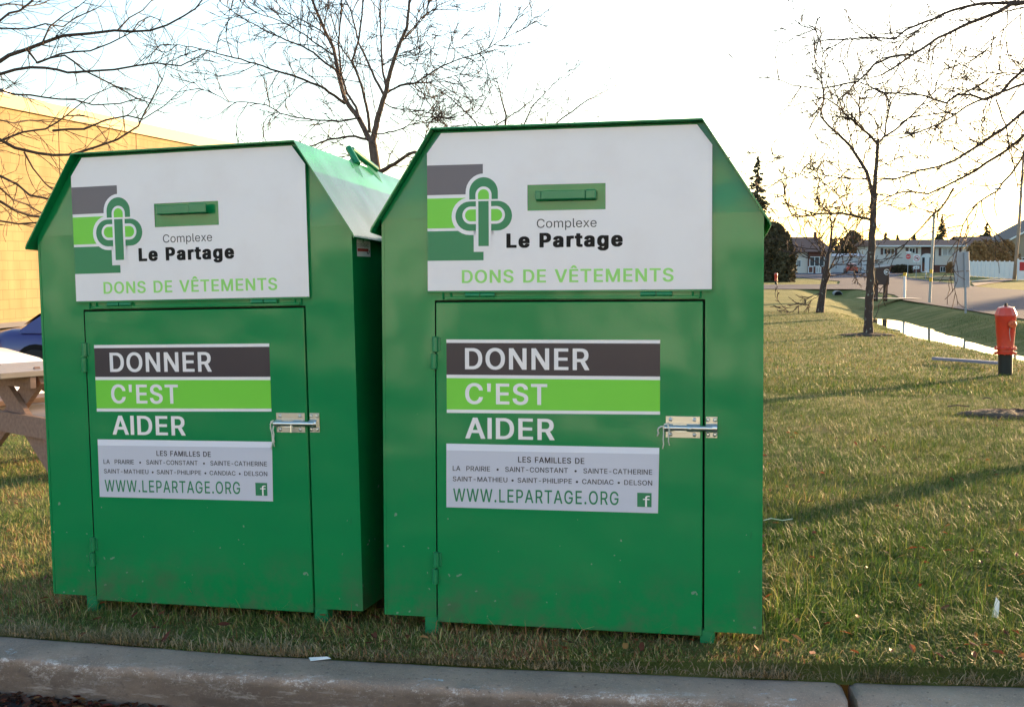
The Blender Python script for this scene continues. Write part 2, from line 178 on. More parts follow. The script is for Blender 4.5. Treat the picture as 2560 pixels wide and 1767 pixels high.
# ------------------------------------------------------------------ lettering (outlines of the letters used, as bezier data)
GLYPHS = {'r':{"'":(206,[[136,509,70,509,78,318,128,318]]),'-':(453,[[114,188,337,188,337,244,114,244]]),'.':(188,[[50,41,53,23,63,9,78,-1,95,-4,113,-1,128,9,138,23,141,41,138,59,128,73,113,83,95,87,78,83,63,73,53,59]]),'A':(480,[[324,199,155,199,213,371,239,456,287,302],[344,142,395,0,463,0,276,509,201,509,16,0,85,0,135,142]]),'B':(456,[[309,67,281,60,245,57,125,57,125,231,270,230,289,225,306,218,327,203,342,184,352,162,355,137,352,115,344,96,330,80],[315,267,337,275,356,286,373,301,387,320,393,335,398,374,396,398,390,421,381,442,367,461,350,477,329,491,304,501,274,507,241,509,60,509,60,0,247,0,284,2,317,8,344,18,367,31,386,48,400,67,410,88,416,111,418,136,416,161,411,184,402,203,391,220,378,234,363,245,331,259,315,262],[125,285,125,452,240,452,270,449,294,442,313,429,326,413,333,394,336,372,333,347,323,326,308,309,288,296,256,286]]),'C':(510,[[375,413,389,395,403,365,408,348,473,348,459,397,448,418,435,438,419,456,383,485,362,496,317,511,267,516,235,514,205,508,176,498,150,484,126,466,104,445,86,421,70,393,57,362,47,329,42,293,40,254,42,215,47,179,57,146,70,115,86,87,104,63,126,42,150,25,176,11,205,1,235,-5,267,-7,317,-2,363,13,383,24,420,53,435,71,459,112,467,135,473,160,408,160,389,114,375,96,357,81,338,69,315,60,267,53,237,56,210,63,184,76,161,94,141,117,125,145,116,169,109,195,104,223,103,254,104,285,109,314,116,340,125,364,141,392,161,414,184,432,209,445,237,453,267,456,315,449,338,440,357,428]]),'D':(502,[[460,217,462,255,460,293,455,329,446,361,433,391,418,418,399,441,378,461,353,478,325,492,294,501,261,507,60,509,60,0,219,0,256,2,291,8,322,17,351,31,376,48,398,68,417,92,433,119,446,149,455,181],[379,361,388,338,398,285,398,225,388,172,379,149,363,122,343,99,318,81,296,71,272,63,245,58,125,57,125,452,249,451,275,446,299,438,320,428,344,410,364,388]]),'E':(419,[[125,452,372,452,372,509,60,509,60,0,375,0,375,57,125,57,125,229,355,229,355,286,125,286]]),'F':(410,[[125,452,369,452,369,509,60,509,60,0,125,0,125,221,346,221,346,278,125,278]]),'G':(520,[[315,448,337,439,356,427,387,393,408,349,474,349,468,373,460,395,436,436,421,453,384,483,363,495,316,511,265,516,233,514,203,508,175,498,149,484,125,466,103,445,85,421,69,393,56,362,47,329,42,293,40,254,42,216,47,180,56,147,69,116,85,88,103,64,125,43,149,25,176,11,205,1,236,-5,269,-7,298,-5,326,0,352,8,377,19,399,33,419,50,436,69,451,91,463,115,471,141,476,170,478,256,283,256,283,199,415,199,413,173,407,147,396,123,382,102,365,85,345,71,322,61,296,55,269,53,238,56,210,63,184,76,161,94,141,117,125,145,116,169,109,195,104,223,103,254,104,285,109,314,116,340,125,364,141,392,160,414,183,432,209,445,236,453,265,456]]),'H':(517,[[392,289,125,289,125,509,60,509,60,0,125,0,125,232,392,232,392,0,457,0,457,509,392,509]]),'I':(140,[[103,0,103,509,37,509,37,0]]),'L':(393,[[125,509,60,509,60,0,361,0,361,57,125,57]]),'M':(628,[[504,0,568,0,568,509,476,509,342,158,315,73,277,187,152,509,60,509,60,0,122,0,120,435,170,291,286,0,342,0,482,363,507,436]]),'N':(523,[[387,0,463,0,463,509,399,509,399,157,403,76,363,151,136,509,60,509,60,0,125,0,124,328,120,431,202,290]]),'O':(533,[[448,87,464,115,477,146,486,179,491,215,493,254,491,293,486,329,477,362,464,393,448,421,429,445,408,466,384,484,358,498,329,508,299,514,267,516,235,514,205,508,176,498,150,484,126,466,105,445,86,421,70,393,57,362,47,329,42,293,40,254,42,215,47,179,57,146,70,115,86,87,105,63,126,42,150,25,176,11,205,1,235,-5,267,-7,299,-5,329,1,358,11,384,25,408,42,429,63],[103,254,104,285,109,314,116,340,125,364,141,392,161,415,184,433,210,446,237,453,267,456,296,453,324,446,349,433,372,415,392,392,408,365,418,341,425,315,429,286,429,223,425,194,418,168,408,144,392,116,372,94,349,76,324,63,296,56,267,53,237,56,210,63,184,76,161,94,141,117,125,144,116,168,109,194,104,223]]),'P':(445,[[257,451,279,446,297,439,312,429,324,416,333,402,339,385,344,348,339,311,333,294,324,279,312,266,297,256,279,248,258,244,125,242,125,452],[304,195,332,207,356,223,375,243,390,265,400,291,407,318,409,348,407,377,400,404,390,430,375,452,356,471,332,487,304,499,272,507,235,509,60,509,60,0,125,0,125,186,235,186,272,188]]),'Q':(533,[[47,179,57,146,70,115,86,87,105,63,126,42,150,25,176,11,205,1,235,-5,267,-7,299,-5,329,1,358,11,401,-48,468,-48,403,39,429,63,448,87,464,115,477,146,486,179,491,215,493,254,491,293,486,329,477,362,464,393,448,421,429,445,408,466,384,484,358,498,329,508,299,514,267,516,235,514,205,508,176,498,150,484,126,466,105,445,86,421,70,393,57,362,47,329,42,293,40,254,42,215],[210,446,237,453,267,456,296,453,324,446,349,433,372,415,392,392,408,365,418,341,425,315,429,286,429,223,425,194,418,168,408,144,392,116,366,89,313,159,245,159,319,62,296,56,267,53,237,56,210,63,184,76,161,94,141,117,125,144,116,168,109,194,104,223,103,254,104,285,109,314,116,340,125,364,141,392,161,415,184,433]]),'R':(449,[[125,452,258,451,279,447,298,440,313,430,325,419,334,405,344,371,344,333,334,300,319,281,298,267,280,260,258,256,125,255],[353,0,428,0,314,210,333,217,357,232,376,250,390,271,401,296,407,323,409,352,407,381,401,408,390,433,376,455,357,474,333,489,305,500,273,507,236,509,60,509,60,0,125,0,125,198,246,199]]),'S':(447,[[55,400,52,372,56,341,67,313,86,289,105,274,128,261,154,249,296,205,316,193,332,179,342,161,346,139,342,114,329,92,317,79,286,60,246,50,204,50,166,59,150,66,135,76,123,88,114,102,107,118,104,137,38,137,42,109,51,83,64,60,81,40,102,23,128,9,157,-1,189,-7,224,-9,278,-4,302,2,323,11,349,25,370,43,386,64,398,87,406,112,408,139,407,161,402,180,395,198,372,226,359,238,312,264,212,293,169,308,148,319,131,334,119,352,115,376,119,398,129,418,145,435,167,448,204,458,225,459,254,456,280,449,302,437,320,421,332,401,337,378,401,378,398,403,390,427,377,449,360,468,340,484,316,498,289,508,259,514,227,516,195,514,165,508,138,498,113,484,92,468,75,448,62,425]]),'T':(449,[[32,452,193,452,193,0,257,0,257,452,417,452,417,509,32,509]]),'U':(517,[[340,5,363,15,391,33,414,55,433,80,446,108,454,139,457,173,457,509,393,509,393,178,391,155,386,133,377,113,365,95,349,80,331,68,310,59,286,54,259,52,232,54,208,59,187,68,169,80,153,95,141,113,132,133,126,155,124,178,124,509,60,509,60,173,63,139,71,108,85,80,103,55,126,33,154,15,177,5,203,-2,230,-7,259,-8,288,-7,315,-2]]),'V':(480,[[241,52,192,206,84,509,16,509,204,0,278,0,463,509,395,509,267,138]]),'W':(686,[[462,196,380,509,306,509,211,145,193,61,163,196,82,509,16,509,155,0,230,0,318,323,343,437,351,391,455,0,530,0,670,509,603,509,510,145,493,62]]),'a':(389,[[153,380,114,368,96,358,79,346,64,331,51,312,41,291,100,274,118,301,132,313,149,322,171,329,196,331,220,329,240,322,256,311,267,297,274,278,276,257,273,243,265,235,234,227,125,211,78,193,58,179,43,161,36,146,32,128,30,108,32,84,38,63,48,45,61,29,76,15,94,5,115,-3,137,-7,160,-9,199,-4,215,1,236,12,252,25,272,52,277,52,277,0,337,0,337,251,335,278,330,301,312,336,300,350,271,369,239,379,194,384],[95,124,103,139,117,150,134,159,175,168,259,182,276,190,276,138,273,115,263,93,248,74,228,59,211,51,192,47,170,45,130,52,114,60,102,72,94,87,92,105]]),'e':(404,[[289,287,298,269,305,248,309,221,97,221,102,251,109,270,119,287,131,301,146,313,164,323,183,328,205,330,227,328,246,323,263,314,277,302],[142,373,115,359,91,340,71,317,55,290,46,267,39,242,34,187,35,159,39,132,46,108,56,85,72,58,92,35,117,16,145,3,177,-5,212,-8,237,-7,261,-3,283,4,320,25,335,39,348,55,358,72,365,91,306,105,285,73,271,61,254,53,212,46,190,48,169,53,151,61,135,73,121,88,110,106,102,127,97,169,371,169,369,227,365,256,357,282,347,305,334,324,319,341,302,355,266,374,226,383,205,384,172,381]]),'f':(254,[[215,472,227,468,243,521,222,527,187,530,152,525,135,519,107,499,96,486,88,470,83,452,81,379,6,379,6,327,81,327,81,0,142,0,142,327,228,327,228,379,142,379,142,419,145,443,154,460,171,470,195,474]]),'g':(425,[[97,167,97,218,102,241,118,281,130,298,145,312,162,322,182,328,205,330,227,328,247,322,264,312,279,299,291,283,300,264,307,242,311,219,311,166,307,142,300,121,291,103,279,87,264,75,247,66,227,61,205,59,183,61,163,67,145,76,130,89,118,104,102,144],[282,-75,261,-87,236,-95,207,-97,169,-93,154,-88,122,-66,101,-41,51,-69,70,-97,97,-122,134,-140,180,-150,207,-151,237,-149,265,-144,291,-136,314,-124,334,-109,350,-90,362,-67,370,-40,372,-9,372,379,313,379,313,319,308,319,288,346,273,360,253,373,237,379,196,384,166,381,138,374,112,361,90,343,71,320,55,293,46,270,39,246,34,191,35,163,39,136,46,112,55,90,71,64,90,43,113,27,138,15,165,7,195,5,236,10,252,16,272,28,287,41,306,68,311,68,311,-6,308,-34,298,-57]]),'l':(189,[[62,37,74,20,91,8,112,0,139,-2,162,-1,181,3,170,54,146,52,130,54,120,62,114,99,114,509,53,509,53,84,55,59]]),'m':(610,[[493,279,496,254,496,0,557,0,557,255,555,283,550,307,541,328,529,346,514,361,497,372,478,380,458,384,437,386,398,381,381,375,350,356,337,343,318,312,303,342,287,361,268,375,245,383,219,386,195,384,172,376,144,358,132,346,112,308,112,379,53,379,53,0,114,0,115,257,119,274,126,289,140,307,158,320,178,328,199,330,220,328,238,322,253,311,265,297,272,280,274,260,274,0,335,0,335,247,338,270,345,290,358,307,374,320,395,328,419,330,438,328,456,323,473,313,486,298]]),'o':(415,[[231,48,207,46,183,48,163,55,145,66,130,80,118,97,108,117,97,163,97,212,101,236,108,258,118,278,130,296,145,310,163,321,183,328,207,330,231,328,252,321,270,310,285,296,298,278,307,258,314,236,318,212,318,163,307,117,298,97,285,80,270,66,252,55],[144,373,117,360,93,341,73,318,56,291,46,268,39,243,35,216,35,159,39,133,46,108,56,85,73,58,93,35,117,16,144,3,174,-5,207,-8,241,-5,271,3,299,16,323,35,343,58,359,85,369,108,376,133,380,159,380,216,376,243,369,268,359,291,343,318,323,341,299,360,271,373,241,381,207,384,174,381]]),'p':(424,[[279,66,262,55,242,49,220,47,198,49,179,55,162,65,147,79,135,95,125,115,118,137,114,162,114,216,118,241,125,263,134,282,146,299,161,312,178,322,198,328,220,330,243,328,263,322,280,311,295,297,307,281,316,261,323,239,327,215,327,163,323,139,316,117,306,97,294,80],[385,245,370,293,354,320,335,343,313,361,288,374,260,381,229,384,187,379,171,373,137,346,118,319,112,319,112,379,53,379,53,-143,114,-143,114,59,118,59,138,31,153,17,173,4,189,-3,207,-7,229,-8,260,-5,288,3,313,16,335,34,354,57,370,84,385,133,390,189]]),'r':(259,[[140,301,159,315,182,323,207,326,243,322,243,384,213,385,191,383,171,377,152,367,136,354,124,339,115,321,112,379,53,379,53,0,114,0,114,237,117,262,126,284]]),'t':(227,[[92,21,113,7,138,-1,168,-4,192,-3,213,2,202,54,170,50,150,53,136,61,128,76,126,98,126,327,204,327,204,379,126,379,126,471,65,471,65,379,6,379,6,327,65,327,65,93,68,64,77,40]]),'x':(379,[[231,85,287,0,358,0,224,192,352,379,282,379,233,306,191,233,100,379,29,379,155,195,21,0,91,0,148,85,189,155]]),'Ê':(419,[[327,565,247,659,189,659,109,567,169,565,218,624,266,565],[125,452,372,452,372,509,60,509,60,0,375,0,375,57,125,57,125,229,355,229,355,286,125,286]]),'•':(389,[[194,311,175,309,156,304,139,296,124,285,111,272,100,257,92,240,87,221,85,202,87,182,92,164,111,131,124,118,139,107,156,99,175,94,194,93,214,94,232,99,249,107,265,118,278,131,289,147,297,164,302,182,304,202,302,221,297,240,289,257,278,272,265,285,232,304,214,309]])},'b':{"'":(246,[[155,515,147,519,59,519,51,515,59,312,67,308,139,308,147,312]]),'A':(520,[[190,519,182,515,-3,6,-3,-6,5,-10,96,-10,104,-6,153,132,327,132,376,-6,384,-10,474,-10,482,-6,482,6,295,515,287,519],[239,387,268,296,299,209,179,209]]),'C':(550,[[124,279,128,308,135,335,144,358,160,386,180,409,203,426,221,436,248,444,264,445,304,439,322,432,356,407,370,389,384,359,389,342,397,338,484,338,492,342,492,354,478,402,467,424,454,444,438,461,402,490,374,505,328,520,278,526,224,523,194,517,157,503,131,490,107,472,85,450,67,426,51,399,38,368,28,335,23,299,21,248,23,210,28,174,38,140,51,109,67,82,85,58,107,37,131,19,165,2,194,-8,224,-14,278,-17,329,-11,382,8,402,19,439,48,454,65,478,107,486,130,492,154,492,166,484,170,397,170,389,166,370,120,356,102,322,77,304,70,264,64,248,65,221,73,203,82,180,100,160,123,144,151,135,174,128,200,124,229]]),'D':(542,[[369,178,360,155,344,127,324,105,299,87,285,80,261,73,233,68,144,67,144,442,238,441,264,436,287,429,301,422,325,404,345,382,360,355,369,332,379,279,379,231],[41,-6,49,-10,230,-10,268,-8,302,-2,333,8,370,25,395,42,417,63,436,86,452,113,465,143,474,176,479,211,481,261,479,299,474,334,465,367,452,397,437,423,418,447,397,467,364,488,336,501,305,511,272,517,49,519,41,515]]),'E':(459,[[49,-10,386,-10,394,-6,394,63,386,67,144,67,144,219,366,219,374,223,374,292,366,296,144,296,144,442,383,442,391,446,391,515,383,519,49,519,41,515,41,-6]]),'F':(450,[[388,515,380,519,49,519,41,515,41,-6,49,-10,136,-10,144,-6,144,211,357,211,365,215,365,284,357,288,144,288,144,442,380,442,388,446]]),'I':(180,[[114,-10,122,-6,122,515,114,519,26,519,18,515,18,-6,26,-10]]),'L':(433,[[380,-6,380,63,372,67,144,67,144,515,136,519,49,519,41,515,41,-6,49,-10,372,-10]]),'M':(668,[[587,515,579,519,465,519,457,515,315,138,296,193,171,515,163,519,49,519,41,515,41,-6,49,-10,133,-10,141,-6,141,312,267,-6,275,-10,353,-10,361,-6,485,313,485,-6,493,-10,579,-10,587,-6]]),'N':(563,[[49,519,41,515,41,-6,49,-10,136,-10,144,-6,142,352,183,284,368,-6,376,-10,474,-10,482,-6,482,515,474,519,388,519,380,515,380,163,155,515,147,519]]),'O':(573,[[510,299,505,335,496,368,483,399,467,426,448,450,427,472,403,490,369,507,340,517,310,523,256,526,224,523,194,517,157,503,131,490,107,472,86,450,67,426,51,399,38,368,28,335,23,299,21,248,23,210,28,174,38,140,51,109,67,82,86,58,107,37,131,19,165,2,194,-8,224,-14,278,-17,310,-14,340,-8,377,6,403,19,427,37,448,58,467,82,483,109,496,140,505,174,510,210,512,260],[373,122,353,99,330,82,313,73,285,65,267,64,248,65,221,73,203,82,180,100,160,122,144,150,135,173,128,200,122,254,128,308,135,335,144,358,160,386,180,409,203,427,221,436,248,444,267,445,285,444,313,436,330,427,353,409,373,387,389,359,399,336,406,309,411,254,406,200,399,173,389,150]]),'R':(489,[[315,306,300,287,282,275,268,270,247,266,144,265,144,442,246,441,268,437,283,432,306,413,315,399,325,366,325,339],[144,188,230,188,334,-6,342,-10,439,-10,447,-6,447,6,338,205,376,226,395,244,409,265,420,290,426,317,428,358,426,387,420,414,409,439,395,461,376,479,344,499,316,509,284,516,225,519,49,519,41,515,41,-6,49,-10,136,-10,144,-6]]),'S':(487,[[235,-19,289,-13,313,-7,342,5,368,20,389,37,405,58,417,81,425,106,427,145,426,166,421,186,414,204,391,232,378,244,323,274,223,303,182,317,168,325,150,340,138,358,135,376,138,393,148,412,164,430,181,439,223,449,243,447,267,440,283,431,301,415,313,396,318,372,326,368,412,368,420,372,417,409,409,433,396,455,379,474,359,490,327,508,300,518,271,524,216,526,184,524,154,518,119,504,94,490,73,473,56,454,43,431,36,405,33,366,37,335,48,307,67,283,86,268,117,251,143,239,282,196,297,188,313,173,323,156,326,139,323,119,310,98,298,85,274,69,235,60,215,60,177,69,154,82,142,94,133,108,126,124,123,143,115,147,27,147,19,143,23,103,32,77,45,54,62,34,83,17,117,-1,145,-11,177,-17]]),'T':(489,[[436,515,428,519,21,519,13,515,13,446,21,442,174,442,174,-6,182,-10,268,-10,276,-6,276,442,428,442,436,446]]),'V':(520,[[193,-10,289,-10,297,-6,482,503,482,515,474,519,384,519,376,515,241,120,211,212,103,515,95,519,5,519,-3,515,-3,503,185,-6]]),'Ê':(459,[[338,555,346,559,346,571,266,665,258,669,178,669,170,665,90,573,90,561,98,555,180,555,188,559,218,595,247,559,255,555],[144,67,144,219,366,219,374,223,374,292,366,296,144,296,144,442,383,442,391,446,391,515,383,519,49,519,41,515,41,-6,49,-10,386,-10,394,-6,394,63,386,67]])},'s':{'-':(471,[[342,182,346,185,346,247,342,250,109,250,105,247,105,185,109,182]]),'.':(206,[[45,20,58,3,73,-7,100,-10,118,-7,137,6,146,20,150,44,146,62,137,76,118,89,90,93,69,87,54,76,45,62,41,38]]),'A':(498,[[196,515,192,512,7,3,7,-3,11,-6,90,-6,94,-3,143,136,336,136,386,-3,390,-6,468,-6,472,-3,472,3,285,512,281,515],[239,424,278,299,312,205,167,205,200,299]]),'C':(528,[[478,166,403,166,399,163,380,117,366,99,332,74,310,66,266,59,242,61,215,69,191,81,170,98,150,121,134,148,124,172,117,198,113,226,113,282,117,311,124,337,134,361,150,388,169,411,190,427,214,440,242,448,266,450,310,443,332,435,366,410,380,392,395,362,399,345,403,342,478,342,482,345,476,377,467,400,457,421,443,441,428,459,388,490,367,501,322,516,262,522,230,520,200,514,171,504,141,487,117,469,96,448,77,424,61,396,48,366,39,332,33,296,31,251,33,212,39,176,48,142,61,112,77,84,96,60,117,39,145,19,171,5,200,-5,230,-11,272,-13,322,-7,368,8,392,21,428,50,444,68,468,109,476,132,482,163]]),'D':(520,[[224,-6,261,-4,296,2,327,12,356,25,385,44,407,65,426,89,442,116,454,145,463,178,469,213,471,258,469,297,463,332,454,365,442,394,426,421,408,445,386,465,358,484,330,497,299,507,266,513,55,515,51,512,51,-3,55,-6],[389,229,379,176,370,152,355,125,334,102,312,86,291,76,267,69,240,64,134,63,134,446,244,445,270,440,294,433,314,423,335,407,355,384,370,358,379,334,389,281]]),'E':(437,[[380,-6,384,-3,384,60,380,63,134,63,134,223,360,223,364,226,364,289,360,292,134,292,134,446,377,446,381,449,381,512,377,515,55,515,51,512,51,-3,55,-6]]),'F':(428,[[51,-3,55,-6,130,-6,134,-3,134,215,351,215,355,218,355,281,351,284,134,284,134,446,374,446,378,449,378,512,374,515,55,515,51,512]]),'G':(538,[[477,376,469,398,445,439,429,457,389,489,368,500,321,516,260,522,228,520,198,514,170,504,140,487,116,469,95,448,76,424,60,396,48,366,39,332,33,296,31,251,33,212,39,176,48,143,60,113,76,85,95,60,116,39,144,19,171,5,200,-5,231,-11,274,-13,303,-11,331,-6,357,2,382,13,408,30,427,46,445,66,460,88,471,112,480,138,485,166,487,259,483,262,278,262,274,259,274,196,278,193,406,193,404,177,398,150,387,126,374,106,357,88,340,77,317,67,291,61,269,59,243,61,215,69,191,81,170,98,150,121,134,148,124,172,117,198,113,226,113,282,117,311,124,337,134,361,150,388,169,411,190,427,214,440,241,448,264,450,310,442,332,434,348,423,378,390,399,346,403,343,479,343,483,346]]),'H':(535,[[130,-6,134,-3,134,226,383,226,383,-3,387,-6,462,-6,466,-3,466,512,462,515,387,515,383,512,383,295,134,295,134,512,130,515,55,515,51,512,51,-3,55,-6]]),'I':(158,[[108,-6,112,-3,112,512,108,515,32,515,28,512,28,-3,32,-6]]),'L':(411,[[370,-3,370,60,366,63,134,63,134,512,130,515,55,515,51,512,51,-3,55,-6,366,-6]]),'M':(646,[[495,-3,499,-6,573,-6,577,-3,577,512,573,515,471,515,467,512,333,161,315,103,286,190,161,512,157,515,55,515,51,512,51,-3,55,-6,127,-6,131,-3,130,375,161,288,277,-3,281,-6,347,-6,351,-3,497,377]]),'N':(541,[[468,-6,472,-3,472,512,468,515,394,515,390,512,392,119,352,186,145,512,141,515,55,515,51,512,51,-3,55,-6,130,-6,134,-3,133,331,130,394,193,287,378,-3,382,-6]]),'O':(551,[[393,22,417,39,438,60,456,84,473,112,485,142,494,176,500,212,502,257,500,296,494,332,485,366,473,396,456,424,438,448,417,469,389,490,363,504,334,514,304,520,262,522,230,520,200,514,171,504,141,487,117,469,96,448,78,424,61,396,48,366,39,332,33,296,31,251,33,212,39,176,48,142,61,112,78,84,96,60,117,39,145,19,171,5,200,-5,230,-11,272,-13,304,-11,334,-5,363,5],[319,440,343,428,364,412,383,389,399,362,409,338,416,311,421,254,416,197,409,171,399,147,383,120,364,97,343,81,319,69,291,61,267,59,242,61,215,69,190,81,170,97,150,120,134,147,124,171,117,197,113,226,113,282,117,311,124,337,134,361,150,388,170,411,191,428,215,440,242,448,267,450,291,448]]),'P':(463,[[51,-3,55,-6,130,-6,134,-3,134,180,240,180,277,183,309,190,341,204,364,220,384,239,399,262,409,287,415,315,418,351,415,380,409,408,399,433,384,456,361,477,337,493,309,505,277,512,230,515,55,515,51,512],[274,254,253,249,134,248,134,446,252,445,274,441,292,433,303,425,315,413,324,399,331,382,335,348,331,314,324,297,315,282,303,270,291,262]]),'R':(467,[[348,-6,433,-6,437,-3,437,3,326,207,338,211,365,228,384,246,399,268,409,292,416,319,418,355,416,385,409,412,399,436,384,458,362,479,338,495,310,506,278,512,231,515,55,515,51,512,51,-3,55,-6,130,-6,134,-3,134,192,239,192,344,-3],[325,303,310,285,293,273,275,266,253,262,134,261,134,446,253,445,274,441,293,434,316,415,325,402,335,368,335,336]]),'S':(465,[[229,-15,283,-10,307,-3,328,5,357,22,378,40,395,61,407,84,414,109,417,142,415,164,411,184,404,201,381,230,364,244,317,270,217,299,174,314,156,324,140,337,127,355,124,376,127,395,138,415,153,431,172,442,209,452,224,453,249,451,275,443,295,432,311,418,323,398,328,375,332,372,406,372,410,375,406,407,398,430,386,452,369,471,345,490,321,504,294,514,264,520,222,522,190,520,160,514,133,504,104,488,83,471,66,451,54,428,46,403,43,369,47,337,58,310,77,286,100,268,123,255,149,243,291,199,309,189,323,176,334,158,337,139,333,117,320,95,309,83,281,66,241,56,209,56,171,65,144,79,132,91,122,105,116,122,113,140,109,143,33,143,29,140,34,105,42,80,55,57,72,36,97,17,123,3,152,-7,184,-13]]),'T':(467,[[426,512,422,515,27,515,23,512,23,449,27,446,184,446,184,-3,188,-6,262,-6,266,-3,266,446,422,446,426,449]]),'U':(535,[[55,515,51,512,51,170,54,136,62,105,76,77,95,51,121,27,149,9,172,-1,198,-8,225,-12,264,-14,293,-12,320,-8,345,-1,368,9,399,30,423,51,442,77,455,105,463,136,466,176,466,512,462,515,388,515,384,512,384,181,382,158,377,136,368,116,356,99,341,84,326,74,305,65,281,59,237,59,213,65,192,74,177,84,162,99,150,116,140,136,135,158,133,181,133,512,129,515]]),'W':(704,[[679,506,679,512,675,515,598,515,594,512,501,148,492,107,471,199,389,512,385,515,301,515,297,512,202,148,193,107,172,199,91,512,87,515,11,515,7,512,7,506,146,-3,150,-6,235,-6,239,-3,327,320,343,387,446,-3,450,-6,535,-6,539,-3]]),'•':(407,[[237,310,219,315,189,317,170,315,151,310,115,289,102,276,91,260,83,243,78,225,76,199,78,179,83,161,102,128,115,115,134,101,151,93,170,89,199,87,219,89,237,93,258,104,273,115,287,128,298,144,306,161,311,179,313,205,311,225,306,243,298,260,287,276,273,289]])},'x':{'L':(497,[[31,538,10,526,10,-17,31,-29,390,-29,411,-17,411,74,390,86,175,86,175,526,154,538]]),'P':(549,[[228,422,259,414,274,399,283,385,290,368,293,346,290,328,283,311,274,296,259,281,228,272,175,271,175,423],[361,178,405,207,425,226,440,248,450,274,456,301,459,365,456,394,450,421,440,447,425,469,405,488,361,516,334,528,301,535,264,538,31,538,10,526,10,-17,31,-29,154,-29,175,-17,175,157,264,157,301,160,334,167]]),'a':(493,[[-14,163,-18,145,-20,91,-18,67,-12,46,-2,28,11,12,26,-1,65,-24,85,-31,107,-36,210,-36,244,-28,366,-29,387,-17,387,268,385,295,380,318,362,353,350,366,300,397,268,408,223,413,144,412,104,404,66,387,29,363,14,347,1,329,-9,308,-9,274,12,262,71,245,129,245,150,257,168,284,179,293,195,299,205,295,217,280,224,262,205,256,96,240,49,222,9,196,-7,178],[182,80,174,78,161,80,152,89,144,104,153,122,161,129,204,139,224,142,223,132,213,110,199,91]]),'e':(508,[[-10,259,-16,204,-14,142,-10,115,-3,91,6,68,22,41,43,18,67,-1,116,-26,147,-34,183,-37,267,-35,290,-31,312,-25,369,8,385,22,397,38,407,55,415,74,415,108,394,120,335,134,277,134,256,122,235,90,227,83,208,79,193,84,171,105,160,123,153,140,400,140,421,152,419,243,414,273,407,299,396,321,384,341,369,358,352,372,314,394,295,403,255,412,176,413,143,410,113,402,65,376,41,357,21,334,5,307,-4,284],[216,295,227,285,239,270,248,252,157,250,169,270,181,284,193,294,205,298]]),'g':(529,[[257,-21,249,-40,232,-58,207,-66,189,-61,172,-49,147,-22,247,-23],[216,294,229,282,241,266,250,247,257,225,261,183,257,159,250,138,241,119,229,104,218,95,206,91,192,95,180,105,168,121,151,161,147,201,151,224,168,265,180,281,193,294,205,297],[20,-114,47,-139,85,-160,105,-169,151,-178,236,-180,266,-178,294,-173,320,-165,364,-141,383,-126,400,-107,412,-84,419,-57,422,8,422,396,401,408,284,408,277,404,267,408,225,413,167,413,137,410,109,402,62,378,40,360,21,337,5,310,-4,287,-10,263,-16,208,-14,146,-10,120,-4,95,5,73,21,47,40,26,84,-2,106,-12,72,-12,1,-52,1,-86]]),'r':(363,[[162,412,144,406,24,408,3,396,3,-17,24,-29,143,-29,164,-17,164,220,167,245,176,267,190,285,197,289,209,294,272,293,293,305,293,401,272,413,184,414]]),'t':(331,[[254,396,233,408,176,408,176,488,155,500,36,500,15,488,15,408,-23,408,-44,396,-44,310,-23,298,15,298,15,76,18,47,27,23,42,4,83,-22,109,-30,139,-33,221,-32,242,-27,263,-15,263,19,252,71,231,83,183,83,178,93,176,115,176,298,233,298,254,310]])}}
CAP = {'r': max(GLYPHS['r']['H'][1][0][1::2])/1000, 'b': max(GLYPHS['b']['E'][1][0][1::2])/1000, 'x': max(GLYPHS['x']['L'][1][0][1::2])/1000}
CAP['s'] = max(GLYPHS['s']['E'][1][0][1::2])/1000
BOT = {'r': 0, 's': -.006, 'b': -.010, 'x': -.030}
def text_mesh(s, face='r', space=0.0):
    cu = D.curves.new('lettering', 'CURVE'); cu.dimensions = '2D'; cu.fill_mode = 'BOTH'; G_ = GLYPHS[face]
    x = 0.0
    for ch in s:
        if ch == ' ': x += .28 + space; continue
        adv, spl = G_[ch]
        for q in spl:
            n = len(q) // 2; sp = cu.splines.new('POLY'); sp.points.add(n - 1); sp.use_cyclic_u = True
            for i in range(n): sp.points[i].co = (x + q[2*i]/1000, q[2*i+1]/1000, 0, 1)
        x += adv / 1000 + space
    o = D.objects.new('lettering', cu); COL.objects.link(o)
    dg = bpy.context.evaluated_depsgraph_get(); dg.update()
    me = D.meshes.new_from_object(o.evaluated_get(dg))
    V = [tuple(v.co) for v in me.vertices]; P = [tuple(p.vertices) for p in me.polygons]
    D.objects.remove(o); D.curves.remove(cu); D.meshes.remove(me)
    return V, P
def put_text(mb, s, x0, x1, z0, z1, y, m, face='r', space=0.0, skew=0.0):
    """caps of s fill the box x0..x1, z0..z1 on the plane y (facing -y)"""
    V, P = text_mesh(s, face, space)
    a = min(v[0] for v in V); b = max(v[0] for v in V)
    kx = (x1 - x0) / (b - a); kz = (z1 - z0) / (CAP[face] - BOT[face])
    mb.add([(x0 + (v[0]-a)*kx, y, z0 + (v[1]-BOT[face])*kz + skew*(v[0]-a)/(b-a)) for v in V], [p if True else p for p in P], m)

